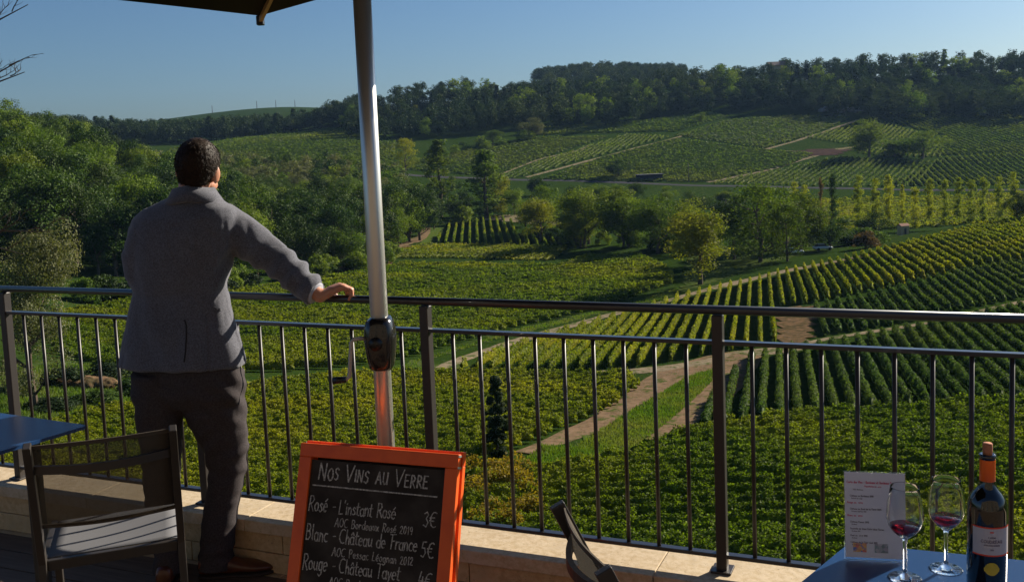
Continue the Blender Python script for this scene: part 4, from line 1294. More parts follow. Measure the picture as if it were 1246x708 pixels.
def inset(pts, d_):
    c_ = sum((Vector((p_[0], p_[1])) for p_ in pts), Vector((0, 0))) / 4
    return [Vector((p_[0], p_[1])) + (c_ - Vector((p_[0], p_[1]))).normalized() * d_ for p_ in pts]
table('terrace_table', [p_ for p_ in tb_r], 'dark blue glossy table carrying the wine bottle and two glasses', inset(tb_r, 0.10))
q1 = Vector((-1.59, 3.59)); f1_ = Vector((-0.885, 0.465)); f2_ = Vector((-0.53, -0.85))
tb_l = [q1, q1 + f1_ * 0.75, q1 + f1_ * 0.75 + f2_ * 0.75, q1 + f2_ * 0.75]
table('terrace_table', tb_l, 'empty dark blue table at the left edge beside the standing man', [Vector((-1.815, 3.615)), Vector((-2.14, 3.79)), Vector((-2.45, 3.33)), Vector((-2.10, 3.16))])

# ------------------------------------------------------------------ chairs
m_frame = pbr('bronze_grey_aluminium', (0.045, 0.038, 0.033), 0.42, 0.3, spec=0.5)
def mesh_fabric(name, col, alpha):
    m, t = new_mat(name)
    b = N(t, 'ShaderNodeBsdfPrincipled'); b.inputs['Roughness'].default_value = 0.8; b.inputs['Base Color'].default_value = (*col, 1)
    tr = N(t, 'ShaderNodeBsdfTransparent'); mx = N(t, 'ShaderNodeMixShader')
    mx.inputs[0].default_value = alpha
    t.links.new(tr.outputs[0], mx.inputs[1]); t.links.new(b.outputs[0], mx.inputs[2])
    o = N(t, 'ShaderNodeOutputMaterial'); t.links.new(mx.outputs[0], o.inputs[0])
    return m
m_hem = pbr('dark_hem', (0.06, 0.045, 0.03), 0.8)
m_mesh_back = mesh_fabric('brown_mesh_back', (0.075, 0.058, 0.036), 0.55)
m_mesh_seat = mesh_fabric('grey_mesh_seat', (0.12, 0.12, 0.13), 0.97)
def grid_mesh(name, fn, nu, nv, mat, parent, thick=0.003):
    vs = [fn(i / nu, j / nv) for j in range(nv + 1) for i in range(nu + 1)]
    fs = [(j * (nu + 1) + i, j * (nu + 1) + i + 1, (j + 1) * (nu + 1) + i + 1, (j + 1) * (nu + 1) + i) for j in range(nv) for i in range(nu)]
    m_ = MB(); m_.add(vs, fs); o_ = m_.build(name, mat, parent, True)
    s_ = o_.modifiers.new('th', 'SOLIDIFY'); s_.thickness = thick
    return o_
def chair(label, loc, rz, w=0.42, lean=0.125, top=0.86):
    """local: x right, y forwards, origin under the seat centre"""
    e = empty('terrace_chair', loc, rz, label, 'chair')
    hw = w / 2; yb = -0.19; yf = 0.20; zs = 0.44
    def back_y(z): return yb - lean * max(0, (z - zs)) / (top - zs)
    for s_ in (-1, 1):
        m_ = MB()
        m_.bar((s_ * hw, yb - 0.035, 0.0), (s_ * hw, yb, zs + 0.01), 0.024, 0.04, up=(0, 1, 0), bev=0.003)
        m_.bar((s_ * hw, yb, zs), (s_ * hw, back_y(top), top), 0.0235, 0.038, up=(0, 1, 0), bev=0.003)
        m_.build('rear_leg', m_frame, e)
        m_ = MB(); m_.bar((s_ * (hw - 0.001), yf + 0.01, 0.0), (s_ * (hw - 0.001), yf - 0.02, zs - 0.002), 0.024, 0.034, up=(0, 1, 0), bev=0.003); m_.build('front_leg', m_frame, e)
        m_ = MB(); m_.bar((s_ * hw, yb + 0.02, zs - 0.008), (s_ * hw, yf, zs - 0.008), 0.022, 0.026, bev=0.003); m_.build('seat_rail', m_frame, e)
    m_ = MB(); m_.bar((-hw + 0.012, yf - 0.012, zs - 0.010), (hw - 0.012, yf - 0.012, zs - 0.010), 0.022, 0.022, bev=0.003); m_.build('seat_rail', m_frame, e)
    m_ = MB(); m_.bar((-hw + 0.012, yb + 0.012, zs - 0.012), (hw - 0.012, yb + 0.012, zs - 0.012), 0.022, 0.034, bev=0.003); m_.build('seat_rail', m_frame, e)
    grid_mesh('seat', lambda u, v: (-hw + 0.012 + u * (w - 0.024), yb + 0.03 + v * (yf - yb - 0.05), zs + 0.006 - 0.010 * math.sin(math.pi * u) * math.sin(math.pi * v)), 10, 10, m_mesh_seat, e)
    bow = 0.055
    def bk(u, z, k=1.0): return (-hw + 0.011 + u * (w - 0.022), back_y(z) - bow * k * math.sin(math.pi * u), z)
    m_ = MB()
    n_ = 16; zc = top - 0.085
    for i in range(n_):
        m_.bar(bk(i / n_, zc), bk((i + 1) / n_ + 0.004, zc), 0.014, 0.026)
    m_.build('curved_crossbar', m_frame, e)
    zl = zs + 0.13
    bp = grid_mesh('backrest', lambda u, v: (lambda p_: (p_[0], p_[1] + 0.012, p_[2]))(bk(u, zl + v * (top - 0.012 - zl), 0.35 + 0.55 * min(1.0, (1 - v) * 3.2) - 0.3 * max(0.0, 0.5 - v))), 14, 8, m_mesh_back, e, 0.002)
    for zz_, kk in ((top - 0.012, 0.35), (zl, 0.6)):
        m_ = MB()
        for i in range(n_):
            a_ = Vector(bk(i / n_, zz_, kk)) + Vector((0, 0.012, 0)); b_ = Vector(bk((i + 1) / n_, zz_, kk)) + Vector((0, 0.012, 0))
            m_.bar(a_, b_, 0.0045, 0.012)
        m_.build('hem', m_hem, bp)
    return e
chair('bronze mesh chair with its back to the camera, beside the standing man', (-1.40, 3.31, 0), math.atan2(0.33, 0.945), 0.42)
# the second chair faces right, its backrest seen edge on
cB = Vector((0.165, 2.05, 0)); cA = Vector((0.09, 2.42, 0))
cdir = (cA - cB).normalized()                   # local +x -> from near post to far post is to the sitter's left
rz2 = math.atan2(-cdir.y, -cdir.x)
ctr2 = cB + cdir * 0.20 + Matrix.Rotation(rz2, 3, 'Z') @ Vector((0, 0.19 + 0.17, 0))
chair('chair seen edge on with only its curved backrest rising at the bottom of the picture', ctr2, rz2, 0.40, 0.17, 0.80)
#@@STAGE5
# ------------------------------------------------------------------ wine, glasses, menu on the right table
TZ = 0.7405
m_glass, t = new_mat('clear_glass')
b = N(t, 'ShaderNodeBsdfPrincipled'); b.inputs['Roughness'].default_value = 0.0; b.inputs['IOR'].default_value = 1.45
b.inputs['Transmission Weight'].default_value = 1.0; b.inputs['Base Color'].default_value = (0.97, 0.98, 0.98, 1)
o = N(t, 'ShaderNodeOutputMaterial'); t.links.new(b.outputs[0], o.inputs[0])
m_wine, t = new_mat('red_wine')
b = N(t, 'ShaderNodeBsdfPrincipled'); b.inputs['Roughness'].default_value = 0.02; b.inputs['IOR'].default_value = 1.33
b.inputs['Transmission Weight'].default_value = 0.9; b.inputs['Base Color'].default_value = (0.30, 0.006, 0.012, 1)
o = N(t, 'ShaderNodeOutputMaterial'); t.links.new(b.outputs[0], o.inputs[0])

def wine_glass(x, y, h, label):
    e = empty('wine_glass', (x, y, TZ), 0, label, 'wine glass', None)
    k = h / 0.205
    outer = [(0.0, 0.0), (0.034, 0.0), (0.035, 0.0012), (0.030, 0.003), (0.012, 0.0055), (0.0055, 0.010), (0.0042, 0.02), (0.0038, 0.05), (0.0040, 0.078), (0.006, 0.088), (0.012, 0.094),
             (0.024, 0.104), (0.034, 0.118), (0.0385, 0.134), (0.0385, 0.148), (0.036, 0.168), (0.032, 0.188), (0.0298, 0.204), (0.0294, 0.205)]
    inner = [(0.0290, 0.204), (0.0312, 0.188), (0.0352, 0.168), (0.0376, 0.148), (0.0376, 0.134), (0.0331, 0.1185), (0.0230, 0.105), (0.011, 0.0965), (0.0, 0.0945)]
    MB().lathe([(r * k, z * k) for r, z in outer + inner], 44).build('bowl_and_stem', m_glass, e, True)
    wz = 0.118
    wine = [(0.0, 0.0950), (0.0108, 0.0970), (0.0226, 0.1055), (0.0324, wz - 0.0008), (0.0324, wz), (0.0, wz)]
    MB().lathe([(r * k, z * k) for r, z in wine], 44).build('wine', m_wine, e, True)
    return e
g1 = atz(1101, 703, 0.74); g2 = atz(1151, 692, 0.74)
wine_glass(g1.x, g1.y, 0.205, 'wine glass with a little red wine, standing in front of the menu card')
wine_glass(g2.x, g2.y, 0.205, 'wine glass with a little red wine, standing between the menu card and the bottle')

m_bottle = pbr('dark_wine_bottle_glass', (0.006, 0.006, 0.005), 0.06, spec=0.6, coat=0.6)
m_caps = pbr('orange_foil_capsule', (0.85, 0.13, 0.01), 0.3, 0.2, bump=(200, 0.15, 0.0008))
m_label = pbr('cream_paper_label', (0.52, 0.46, 0.46), 0.75)
m_red = pbr('red_print', (0.75, 0.06, 0.02), 0.6)
m_grey = pbr('grey_print', (0.20, 0.16, 0.19), 0.7)
m_gold = pbr('gold_medal_sticker', (0.68, 0.46, 0.04), 0.4, 0.3)
m_cork = pbr('cork', (0.50, 0.20, 0.10), 0.9, noise=(150, (0.32, 0.12, 0.06)))
BX, BY = 0.957, 1.985
bot = empty('wine_bottle', (BX, BY, TZ), 0, 'dark red wine bottle with orange capsule and cream label, its cork half out', 'bottle')
RB = 0.0385
prof = [(0, 0.004), (0.030, 0.0), (0.036, 0.001), (RB, 0.006), (RB, 0.188), (0.0375, 0.200), (0.0335, 0.212), (0.0265, 0.222), (0.0195, 0.231), (0.0158, 0.241), (0.0145, 0.252), (0.0140, 0.292), (0.0158, 0.293), (0.0162, 0.297), (0.0158, 0.301), (0.0135, 0.302), (0.0115, 0.3015), (0.0095, 0.301), (0.0, 0.301)]
MB().lathe(prof, 56).build('glass_body', m_bottle, bot, True)
MB().lathe([(0.0149, 0.2425), (0.0152, 0.243), (0.0149, 0.29), (0.0147, 0.2912)], 40).build('capsule', m_caps, bot, True)
MB().lathe([(0.0, 0.30), (0.0092, 0.30), (0.0096, 0.310), (0.0094, 0.323), (0.0085, 0.3245), (0.0, 0.325)], 24).build('cork', m_cork, bot, True)
A0 = -math.pi / 2 - 0.10                                    # the label faces the camera, turned a little to the left
def on_bottle(u, z, r): return (r * math.cos(A0 + u / RB), r * math.sin(A0 + u / RB), z)
def wrap(mb, u0, u1, z0, z1, r, n=14):
    vs = [on_bottle(u0 + (u1 - u0) * i / n, z, r) for z in (z0, z1) for i in range(n + 1)]
    mb.add(vs, [(i, i + 1, n + 2 + i, n + 1 + i) for i in range(n)])
mb = MB(); wrap(mb, -0.042, 0.042, 0.100, 0.160, RB + 0.0004, 24); lb_ = mb.build('label', m_label, bot, True)
for zz_ in (0.1575, 0.0995):
    mb = MB(); wrap(mb, -0.0422, 0.0422, zz_, zz_ + 0.003, RB + 0.0007, 24); mb.build('red_border', m_red, lb_, True)
def wrap_text(text, u, z, h, th, mat, name, par_, xs=1.0):
    t_ = MB(); stroke_text(t_, text, 0, 0, h, th, 0, 0.0, 0.0, 1, 0.0002, 0.14, xs)
    w_ = max(v_[0] for v_ in t_.v)
    t_.v = [on_bottle(u + v_[0] - w_ / 2, z + v_[1], RB + 0.0008 + v_[2]) for v_ in t_.v]
    t_.build(name, mat, par_)
wrap_text('CH\u00e2TEAU'.replace('\u00e2', 'A'), -0.004, 0.1375, 0.0030, 0.0006, m_grey, 'printed_line', lb_)
wrap_text('COUDREAUX', -0.004, 0.1275, 0.0060, 0.0011, m_grey, 'printed_line', lb_, 1.2)
wrap_text('APPELLATION BORDEAUX', -0.004, 0.1215, 0.0024, 0.0005, m_grey, 'printed_line', lb_)
wrap_text('2010', -0.004, 0.112, 0.0030, 0.0005, m_grey, 'printed_line', lb_)
mb = MB(); wrap(mb, -0.008, -0.001, 0.149, 0.1515, RB + 0.0008, 4); mb.build('crest', m_red, lb_, True)
vs = [on_bottle(-0.004, 0.073, RB + 0.0009)]; n_ = 40
for i in range(n_):
    a_ = 2 * math.pi * i / n_
    rr_ = 0.0135 * (1 + 0.10 * (abs(math.cos(a_)) > 0.93 and math.sin(a_) < 0.2))
    vs.append(on_bottle(-0.004 + rr_ * math.cos(a_), 0.073 + rr_ * math.sin(a_), RB + 0.0009))
mb = MB(); mb.add(vs, [(0, 1 + i, 1 + (i + 1) % n_) for i in range(n_)]); mb.build('gold_sticker', m_gold, bot)

# menu card in a clear stand
mA, mB_ = atz(1028, 680, 0.74), atz(1104, 684, 0.74)
mx_ = (mB_ - mA); MW = mx_.length; mx_.normalize(); mnr = Vector((mx_.y, -mx_.x, 0))
MH = 0.197
lean_ = R(6)
mup = Vector((0, 0, 1)) * math.cos(lean_) - mnr * math.sin(lean_)
mo = mx_.cross(mup)
menu = empty('menu_card', (mA.x, mA.y, TZ), 0, 'white printed menu card in a clear stand on the right table', 'menu')
Mm = Matrix((mx_, mup, mo)).transposed().to_4x4()
def mpart(o): o.matrix_local = Mm; return o
m_paper = pbr('menu_paper', (0.66, 0.64, 0.70), 0.55, coat=0.3)
m_pink = pbr('crimson_print', (0.62, 0.13, 0.20), 0.7)
mb = MB(); mb.box((MW / 2, MH / 2 + 0.004, 0), (MW - 0.004, MH - 0.004, 0.0012)); sheet = mpart(mb.build('paper_sheet', m_paper, menu))
mb = MB(); mb.box((MW / 2, MH / 2 + 0.002, -0.0022), (MW, MH + 0.004, 0.002), bev=0.0006); mpart(mb.build('acrylic_stand', m_glass, menu))
def mprint(text, x, y, h, mat, xs=1.0):
    t_ = MB(); stroke_text(t_, text, x, y, h, h * 0.2, 0, 0, 0.0007, 1, 0.0002, 0.16, xs); t_.build('printed_line', mat, sheet)
def fity(y): return MH * (1 - y)
s_ = MW / 0.13
mprint('Carte des Vins - Bordeaux et Bordeaux Sup\u00e9rieur', 0.007 * s_, fity(0.115), 0.0048 * s_, m_pink, 0.88)
mprint('Degustation au verre', 0.044 * s_, fity(0.155), 0.0032 * s_, m_pink)
mprint('AOC Bordeaux', 0.020 * s_, fity(0.195), 0.0028 * s_, m_grey)
yy = 0.27
for k, (hd, ls) in enumerate([(None, [('Ch\u00e2teau en Bordeaux 2010', 'Bouteille de rouge')]), ('Rouge au verre', [('Ch\u00e2teau au Bord de la Terre 2009', 'Bordeaux Sup\u00e9rieur 2010')]),
                              ('Blanc au verre', [('Ch\u00e2teau Pessac 2012', 'Bordeaux'), ('Bouteille de blanc Entre deux Terres', 'Bordeaux 2012'), ('Ros\u00e9 au verre 2012', 'Bordeaux'), ('Ch\u00e2teau de la Tour ros\u00e9 2012', 'Bordeaux ros\u00e9')])]):
    if hd: mprint(hd, 0.007 * s_, fity(yy), 0.0042 * s_, m_pink); yy += 0.072
    for a_, b_ in ls:
        mprint(a_, 0.013 * s_, fity(yy), 0.0036 * s_, m_grey); mprint(b_, 0.016 * s_, fity(yy + 0.026), 0.0024 * s_, m_grey); yy += 0.078
pc = [((0.10, 0.20, 0.55), (0.75, 0.35, 0.12), (0.78, 0.60, 0.16), (0.72, 0.20, 0.16)), ((0.22, 0.30, 0.30), (0.42, 0.36, 0.42), (0.16, 0.22, 0.22), (0.5, 0.46, 0.5))]
for q_, (x0_, cols) in enumerate(((0.018, pc[0]), (0.063, pc[1]))):
    m, t = new_mat('small_printed_photo')
    vo = N(t, 'ShaderNodeTexVoronoi'); vo.inputs['Scale'].default_value = 140
    tc = N(t, 'ShaderNodeTexCoord'); t.links.new(tc.outputs['Object'], vo.inputs['Vector'])
    sp_ = N(t, 'ShaderNodeSeparateColor'); t.links.new(vo.outputs['Color'], sp_.inputs[0])
    b = N(t, 'ShaderNodeBsdfPrincipled'); b.inputs['Roughness'].default_value = 0.6
    t.links.new(ramp(t, sp_.outputs[0], [(0.1, cols[0]), (0.4, cols[1]), (0.65, cols[2]), (0.9, cols[3])]), b.inputs['Base Color'])
    o = N(t, 'ShaderNodeOutputMaterial'); t.links.new(b.outputs[0], o.inputs[0])
    mb = MB(); mb.box(((x0_ + 0.014) * s_, MH * 0.145, 0.0008), (0.028 * s_, 0.020 * s_, 0.0004)); mb.build('printed_photo', m, sheet)

# ------------------------------------------------------------------ the standing man
def remeshed(mb, vox, smooth=4, disp=None, factor=0.5):
    me = bpy.data.meshes.new('tmp'); me.from_pydata([tuple(v) for v in mb.v], [], mb.f); me.update()
    bm = bmesh.new(); bm.from_mesh(me); bmesh.ops.recalc_face_normals(bm, faces=bm.faces[:]); bm.to_mesh(me); bm.free()
    ob = bpy.data.objects.new('tmp', me); COL.objects.link(ob)
    r_ = ob.modifiers.new('r', 'REMESH'); r_.mode = 'VOXEL'; r_.voxel_size = vox
    s_ = ob.modifiers.new('s', 'SMOOTH'); s_.iterations = smooth; s_.factor = factor
    dg = bpy.context.evaluated_depsgraph_get()
    out = bpy.data.meshes.new_from_object(ob.evaluated_get(dg))
    bpy.data.objects.remove(ob); bpy.data.meshes.remove(me)
    if disp:
        n = len(out.vertices)
        co = np.empty(n * 3, np.float32); out.vertices.foreach_get('co', co); co = co.reshape(-1, 3)
        nr = np.empty(n * 3, np.float32); out.vertex_normals.foreach_get('vector', nr); nr = nr.reshape(-1, 3)
        d_ = np.array([disp(Vector(c)) for c in co.tolist()])
        co = co + nr * d_[:, None]
        out.vertices.foreach_set('co', co.astype(np.float32).ravel()); out.update()
    return out

def ell_tube(mb, secs, n=24, power=2.0):
    """secs: (centre, x half axis vector, y half axis vector); superellipse rings joined"""
    vs = []
    for c, a, b_ in secs:
        c = Vector(c); a = Vector(a); b_ = Vector(b_)
        for k in range(n):
            t_ = 2 * math.pi * k / n
            cc = math.copysign(abs(math.cos(t_)) ** (2 / power), math.cos(t_)); ss = math.copysign(abs(math.sin(t_)) ** (2 / power), math.sin(t_))
            vs.append(c + a * cc + b_ * ss)
    fs = [(i * n + k, i * n + (k + 1) % n, (i + 1) * n + (k + 1) % n, (i + 1) * n + k) for i in range(len(secs) - 1) for k in range(n)]
    fs.append(tuple(range(n - 1, -1, -1))); fs.append(tuple((len(secs) - 1) * n + k for k in range(n)))
    mb.add(vs, fs)

def limb(mb, pts, rad, n=18):
    """round limb with a rounded end at either side"""
    P = [Vector(p) for p in pts]
    d0 = (P[0] - P[1]).normalized(); d1 = (P[-1] - P[-2]).normalized()
    Q_ = [P[0] + d0 * rad[0] * 0.7] + P + [P[-1] + d1 * rad[-1] * 0.7]
    mb.tube(Q_, [rad[0] * 0.6] + list(rad) + [rad[-1] * 0.6], n)

def ball(mb, c, rx, ry, rz, rot=None, n=20):
    vs = []; fs = []
    for i in range(1, n // 2):
        th = math.pi * i / (n // 2)
        for k in range(n):
            a = 2 * math.pi * k / n
            v = Vector((rx * math.sin(th) * math.cos(a), ry * math.sin(th) * math.sin(a), rz * math.cos(th)))
            vs.append((rot @ v if rot is not None else v) + Vector(c))
    m_ = n // 2 - 1
    top = Vector((0, 0, rz)); bo = Vector((0, 0, -rz))
    vs.append((rot @ top if rot is not None else top) + Vector(c)); vs.append((rot @ bo if rot is not None else bo) + Vector(c))
    for i in range(m_ - 1):
        for k in range(n): fs.append((i * n + k, (i + 1) * n + k, (i + 1) * n + (k + 1) % n, i * n + (k + 1) % n))
    for k in range(n):
        fs.append((m_ * n, k, (k + 1) % n)); fs.append((m_ * n + 1, (m_ - 1) * n + (k + 1) % n, (m_ - 1) * n + k))
    mb.add(vs, fs)

X = Vector((1, 0, 0)); Y = Vector((0, 1, 0)); Z = Vector((0, 0, 1))
def P_(px, py, d): return at(px, py, d)
def wpx(px_, d): return px_ / F_PX * d
MD = 3.92
# head frame: looks over the railing and to the right, tipped a little to the right
head_c = P_(241, 206, MD)
Hrot = Matrix.Rotation(R(11), 3, 'Y') @ Matrix.Rotation(R(-5), 3, 'Z')           # +y is the face direction
HS = 0.87
def hp(x, y, z): return head_c + Hrot @ (Vector((x, y, z)) * HS)
skin_mb = MB()
ball(skin_mb, hp(0, -0.010, 0.025), 0.076, 0.094, 0.092, Hrot)
ball(skin_mb, hp(0, 0.030, -0.030), 0.060, 0.068, 0.078, Hrot)
ball(skin_mb, hp(0, 0.075, -0.085), 0.026, 0.022, 0.020, Hrot)                    # chin
ball(skin_mb, hp(0, 0.098, -0.012), 0.013, 0.020, 0.022, Hrot)                    # nose
ball(skin_mb, hp(0, 0.085, 0.018), 0.045, 0.016, 0.012, Hrot)                     # brow
ball(skin_mb, hp(0, 0.088, -0.050), 0.026, 0.012, 0.010, Hrot)                    # lips
for s_ in (-1, 1):
    ball(skin_mb, hp(s_ * 0.060, 0.045, -0.065), 0.014, 0.04, 0.022, Hrot)         # jaw
    ball(skin_mb, hp(s_ * 0.090, -0.006, -0.014), 0.009, 0.020, 0.034, Hrot @ Matrix.Rotation(s_ * R(-22), 3, 'Z'))
    ball(skin_mb, hp(s_ * 0.085, 0.004, -0.040), 0.008, 0.011, 0.012, Hrot); ball(skin_mb, hp(s_ * 0.076, 0.002, -0.016), 0.016, 0.012, 0.024, Hrot)
neck0 = P_(237, 244, MD - 0.01)
limb(skin_mb, [hp(0, -0.02, -0.05), hp(0.0, -0.03, -0.10), neck0, neck0 - Z * 0.05], [0.058, 0.057, 0.062, 0.075])
sh_l, sh_r = P_(188, 290, MD), P_(268, 272, MD)
chest = P_(222, 300, MD + 0.01)
ell_tube(skin_mb, [(P_(228, 262, MD), X * 0.14, Y * 0.06), (chest, X * 0.15, Y * 0.085), (P_(220, 370, MD), X * 0.13, Y * 0.08), (P_(224, 440, MD), X * 0.13, Y * 0.07), (P_(228, 468, MD), X * 0.10, Y * 0.05)])
# right arm to the rail
t_hand = 1.80
rail_pt = onrail(0, 0, ZT)
def rail_at_px(px):
    lo, hi = -1.0, 4.0
    for _ in range(40):
        m_ = (lo + hi) / 2
        if project(onrail(m_, 0, ZT))[0] < px: lo = m_
        else: hi = m_
    return lo
t_hand = rail_at_px(419)
grip = onrail(t_hand, 0, ZT)
el_r = P_(331, 312, MD + 0.02)
wr_r = grip - rd * 0.072 - rn * 0.055 + Z * 0.016
limb(skin_mb, [sh_r, (sh_r + el_r) / 2, el_r, (el_r + wr_r) / 2, wr_r], [0.05, 0.045, 0.038, 0.035, 0.027])
# left arm bent forwards, hand on the rail in front of the body
el_l = P_(172, 336, MD + 0.02)
t_l = rail_at_px(212)
grip_l = onrail(t_l, 0, ZT)
wr_l = grip_l - rn * 0.085 + Z * 0.02 - rd * 0.01
limb(skin_mb, [sh_l, (sh_l + el_l) / 2 + X * 0.01, el_l + X * 0.008, (el_l + wr_l) / 2, wr_l], [0.05, 0.045, 0.038, 0.034, 0.026])
# legs inside the trousers
LG = [[(200, 466, 3.93), (197, 520, 3.93), (197, 570, 3.92), (201, 630, 3.90), (206, 690, 3.88)],
      [(254, 470, 3.93), (262, 520, 3.95), (274, 570, 3.97), (268, 630, 3.95), (261, 688, 3.93)]]
for L_ in LG:
    limb(skin_mb, [P_(*q_) for q_ in L_], [0.062, 0.058, 0.045, 0.040, 0.032])

def hand(mb, wrist, grip, fwd, side, thumb_side, scale=1.0):
    """palm over the rail, four fingers bent over its far side, thumb leaving the side of the palm"""
    fwd = fwd.normalized(); side = side.normalized(); up = side.cross(fwd)
    if up.z < 0: up = -up
    kn = grip + up * 0.046 - fwd * 0.002
    pc = (wrist + kn) / 2 + up * 0.004
    rot = Matrix((side, (kn - wrist).normalized(), side.cross((kn - wrist).normalized()))).transposed()
    ell_tube(mb, [(wrist - (kn - wrist).normalized() * 0.015, side * 0.026, rot @ Z * 0.019), (wrist, side * 0.028, rot @ Z * 0.020), (pc, side * 0.036, rot @ Z * 0.0185), (kn - fwd * 0.004, side * 0.041, rot @ Z * 0.0155), (kn + fwd * 0.008 - up * 0.004, side * 0.036, rot @ Z * 0.010)], 20, 2.4)
    for q_, (off, ln) in enumerate([(-0.031, 0.95), (-0.0105, 1.05), (0.0105, 1.0), (0.030, 0.82)]):
        off *= thumb_side * -1
        k0 = kn + side * off * -1 + up * (0.002 - 0.0025 * abs(q_ - 1)) - fwd * 0.003 * abs(q_ - 1.2)
        k1 = k0 + fwd * 0.031 * ln - up * (0.014 + 0.003 * q_)
        k2 = k1 - fwd * 0.001 * ln - up * 0.025 * ln
        k3 = k2 - fwd * 0.012 * ln - up * 0.016 * ln
        r_ = 0.0098 - 0.0007 * (q_ == 3)
        mb.tube([k0 - fwd * 0.012, k0, (k0 + k1) / 2, k1, (k1 + k2) / 2, k2, k3, k3 - fwd * 0.004 - up * 0.002], [r_, r_ * 1.12, r_ * 0.95, r_ * 1.04, r_ * 0.9, r_ * 0.92, r_ * 0.8, r_ * 0.45], 12)
    b0 = pc + side * 0.028 * thumb_side - (kn - wrist).normalized() * 0.012
    t1 = b0 + side * 0.018 * thumb_side + fwd * 0.020 - up * 0.010
    t2 = t1 + fwd * 0.018 - up * 0.020 + side * 0.002 * thumb_side
    t3 = t2 + fwd * 0.012 - up * 0.014 - side * 0.004 * thumb_side
    mb.tube([pc + side * 0.012 * thumb_side, b0, t1, t2, t3, t3 + (t3 - t2) * 0.3], [0.014, 0.0135, 0.0108, 0.010, 0.0085, 0.004], 12)
hf = (rd * 0.72 + rn * 0.69).normalized()
hs = Vector((-hf.y, hf.x, 0))               # to the left of the hand direction: the thumb side of a right hand
hand(skin_mb, wr_r, grip + Z * 0.006, hf, hs, 1)
hf2 = (rn * 0.95 + rd * 0.2).normalized()
hand(skin_mb, wr_l, grip_l, hf2, Vector((hf2.y, -hf2.x, 0)), 1)
m_skin, t = new_mat('skin')
b = N(t, 'ShaderNodeBsdfPrincipled'); b.inputs['Base Color'].default_value = (0.50, 0.235, 0.145, 1); b.inputs['Roughness'].default_value = 0.5
b.inputs['Subsurface Weight'].default_value = 0.35; b.inputs['Subsurface Radius'].default_value = (0.02, 0.006, 0.003); b.inputs['Subsurface Scale'].default_value = 0.6
o = N(t, 'ShaderNodeOutputMaterial'); t.links.new(b.outputs[0], o.inputs[0])
man = empty('person', (P_(232, 600, MD).x, MD, 0), 0, 'man in a grey jacket leaning with one hand on the railing, looking over the vineyards', 'person')
def child_world(name, me, mat, parent=None, world=True):
    o_ = link_mesh(name, me, mat, parent or man, True)
    if parent is None: o_.location = -man.location
    return o_
body = child_world('body', remeshed(skin_mb, 0.0048, 3), m_skin)
# eyes (seen only from the front)
for s_ in (-1, 1):
    mb = MB(); ball(mb, hp(s_ * 0.030, 0.082, 0.002), 0.012, 0.010, 0.009, Hrot, 12)
    mb.build('eye', pbr('eye_white', (0.6, 0.55, 0.5), 0.2), body, True)
# hair
hair_mb = MB()
ball(hair_mb, hp(0, -0.018, 0.032), 0.082, 0.096, 0.096, Hrot, 28)
ball(hair_mb, hp(0, -0.042, -0.022), 0.062, 0.056, 0.068, Hrot, 24)
ball(hair_mb, hp(0, 0.020, 0.070), 0.066, 0.070, 0.050, Hrot, 24)
for s_ in (-1, 1): ball(hair_mb, hp(s_ * 0.068, -0.006, 0.022), 0.017, 0.034, 0.034, Hrot, 16)
def hair_disp(c):
    q_ = Hrot.transposed() @ (c - head_c)
    return 0.0028 * mnoise.noise(Vector((q_.x * 70, q_.y * 70, q_.z * 16))) * 0.6 + 0.0006 * mnoise.noise(q_ * 160)
m_hair = pbr('dark_brown_hair', (0.014, 0.008, 0.005), 0.6, noise=(120, (0.034, 0.018, 0.010)), bump=(220, 0.25, 0.001), spec=0.25)
hair_me = remeshed(hair_mb, 0.0035, 2, hair_disp)
hair = child_world('hair', hair_me, m_hair)
# short strands so that the outline is not a clean edge
n = len(hair_me.vertices)
co = np.empty(n * 3, np.float32); hair_me.vertices.foreach_get('co', co); co = co.reshape(-1, 3)
nr = np.empty(n * 3, np.float32); hair_me.vertex_normals.foreach_get('vector', nr); nr = nr.reshape(-1, 3)
ix = RG.choice(n, min(n, 9000), replace=False)
dv = nr[ix] * 0.45 + RG.normal(0, 0.25, (len(ix), 3)) + np.array([0.0, -0.05, -0.75])
dv /= np.linalg.norm(dv, axis=1)[:, None]
sd2 = np.cross(dv, RG.normal(size=(len(ix), 3))); sd2 /= np.linalg.norm(sd2, axis=1)[:, None] + 1e-9
ln = RG.uniform(0.004, 0.009, len(ix))[:, None]
a_ = co[ix]; tip = a_ + dv * ln
Vh = np.stack([a_ - sd2 * 0.0008, a_ + sd2 * 0.0008, tip + sd2 * 0.0002, tip - sd2 * 0.0002], 1).reshape(-1, 3)
st_ = link_mesh('short_strands', np_mesh('short_strands', Vh, quads_idx(len(ix))), m_hair, hair)
st_['kind'] = 'stuff'

# jacket
def section(pxl, pxr, py, depth, dy=0.0, d=MD):
    a_ = P_(pxl, py, d + dy); b_ = P_(pxr, py, d + dy)
    hw_ = (b_ - a_).length / 2; th_ = R(-13)
    hw_ = math.sqrt(max(0.001, hw_ ** 2 - (depth * math.sin(th_)) ** 2)) / math.cos(th_)
    return ((a_ + b_) / 2, Vector((math.cos(th_), math.sin(th_), 0)) * hw_, Vector((-math.sin(th_), math.cos(th_), 0)) * depth)
jb = MB()
ell_tube(jb, [section(210, 262, 236, 0.065, 0.0), section(192, 272, 245, 0.085, 0.0), section(172, 287, 254, 0.100), section(158, 292, 264, 0.114), section(153, 293, 278, 0.122), section(153, 291, 300, 0.135, 0.01),
              section(156, 282, 330, 0.130, 0.015), section(158, 280, 355, 0.118, 0.02), section(151, 287, 388, 0.130, 0.02), section(146, 295, 418, 0.142, 0.015), section(143, 300, 440, 0.150, 0.01), section(143, 300, 444, 0.150, 0.01)], 36, 2.15)
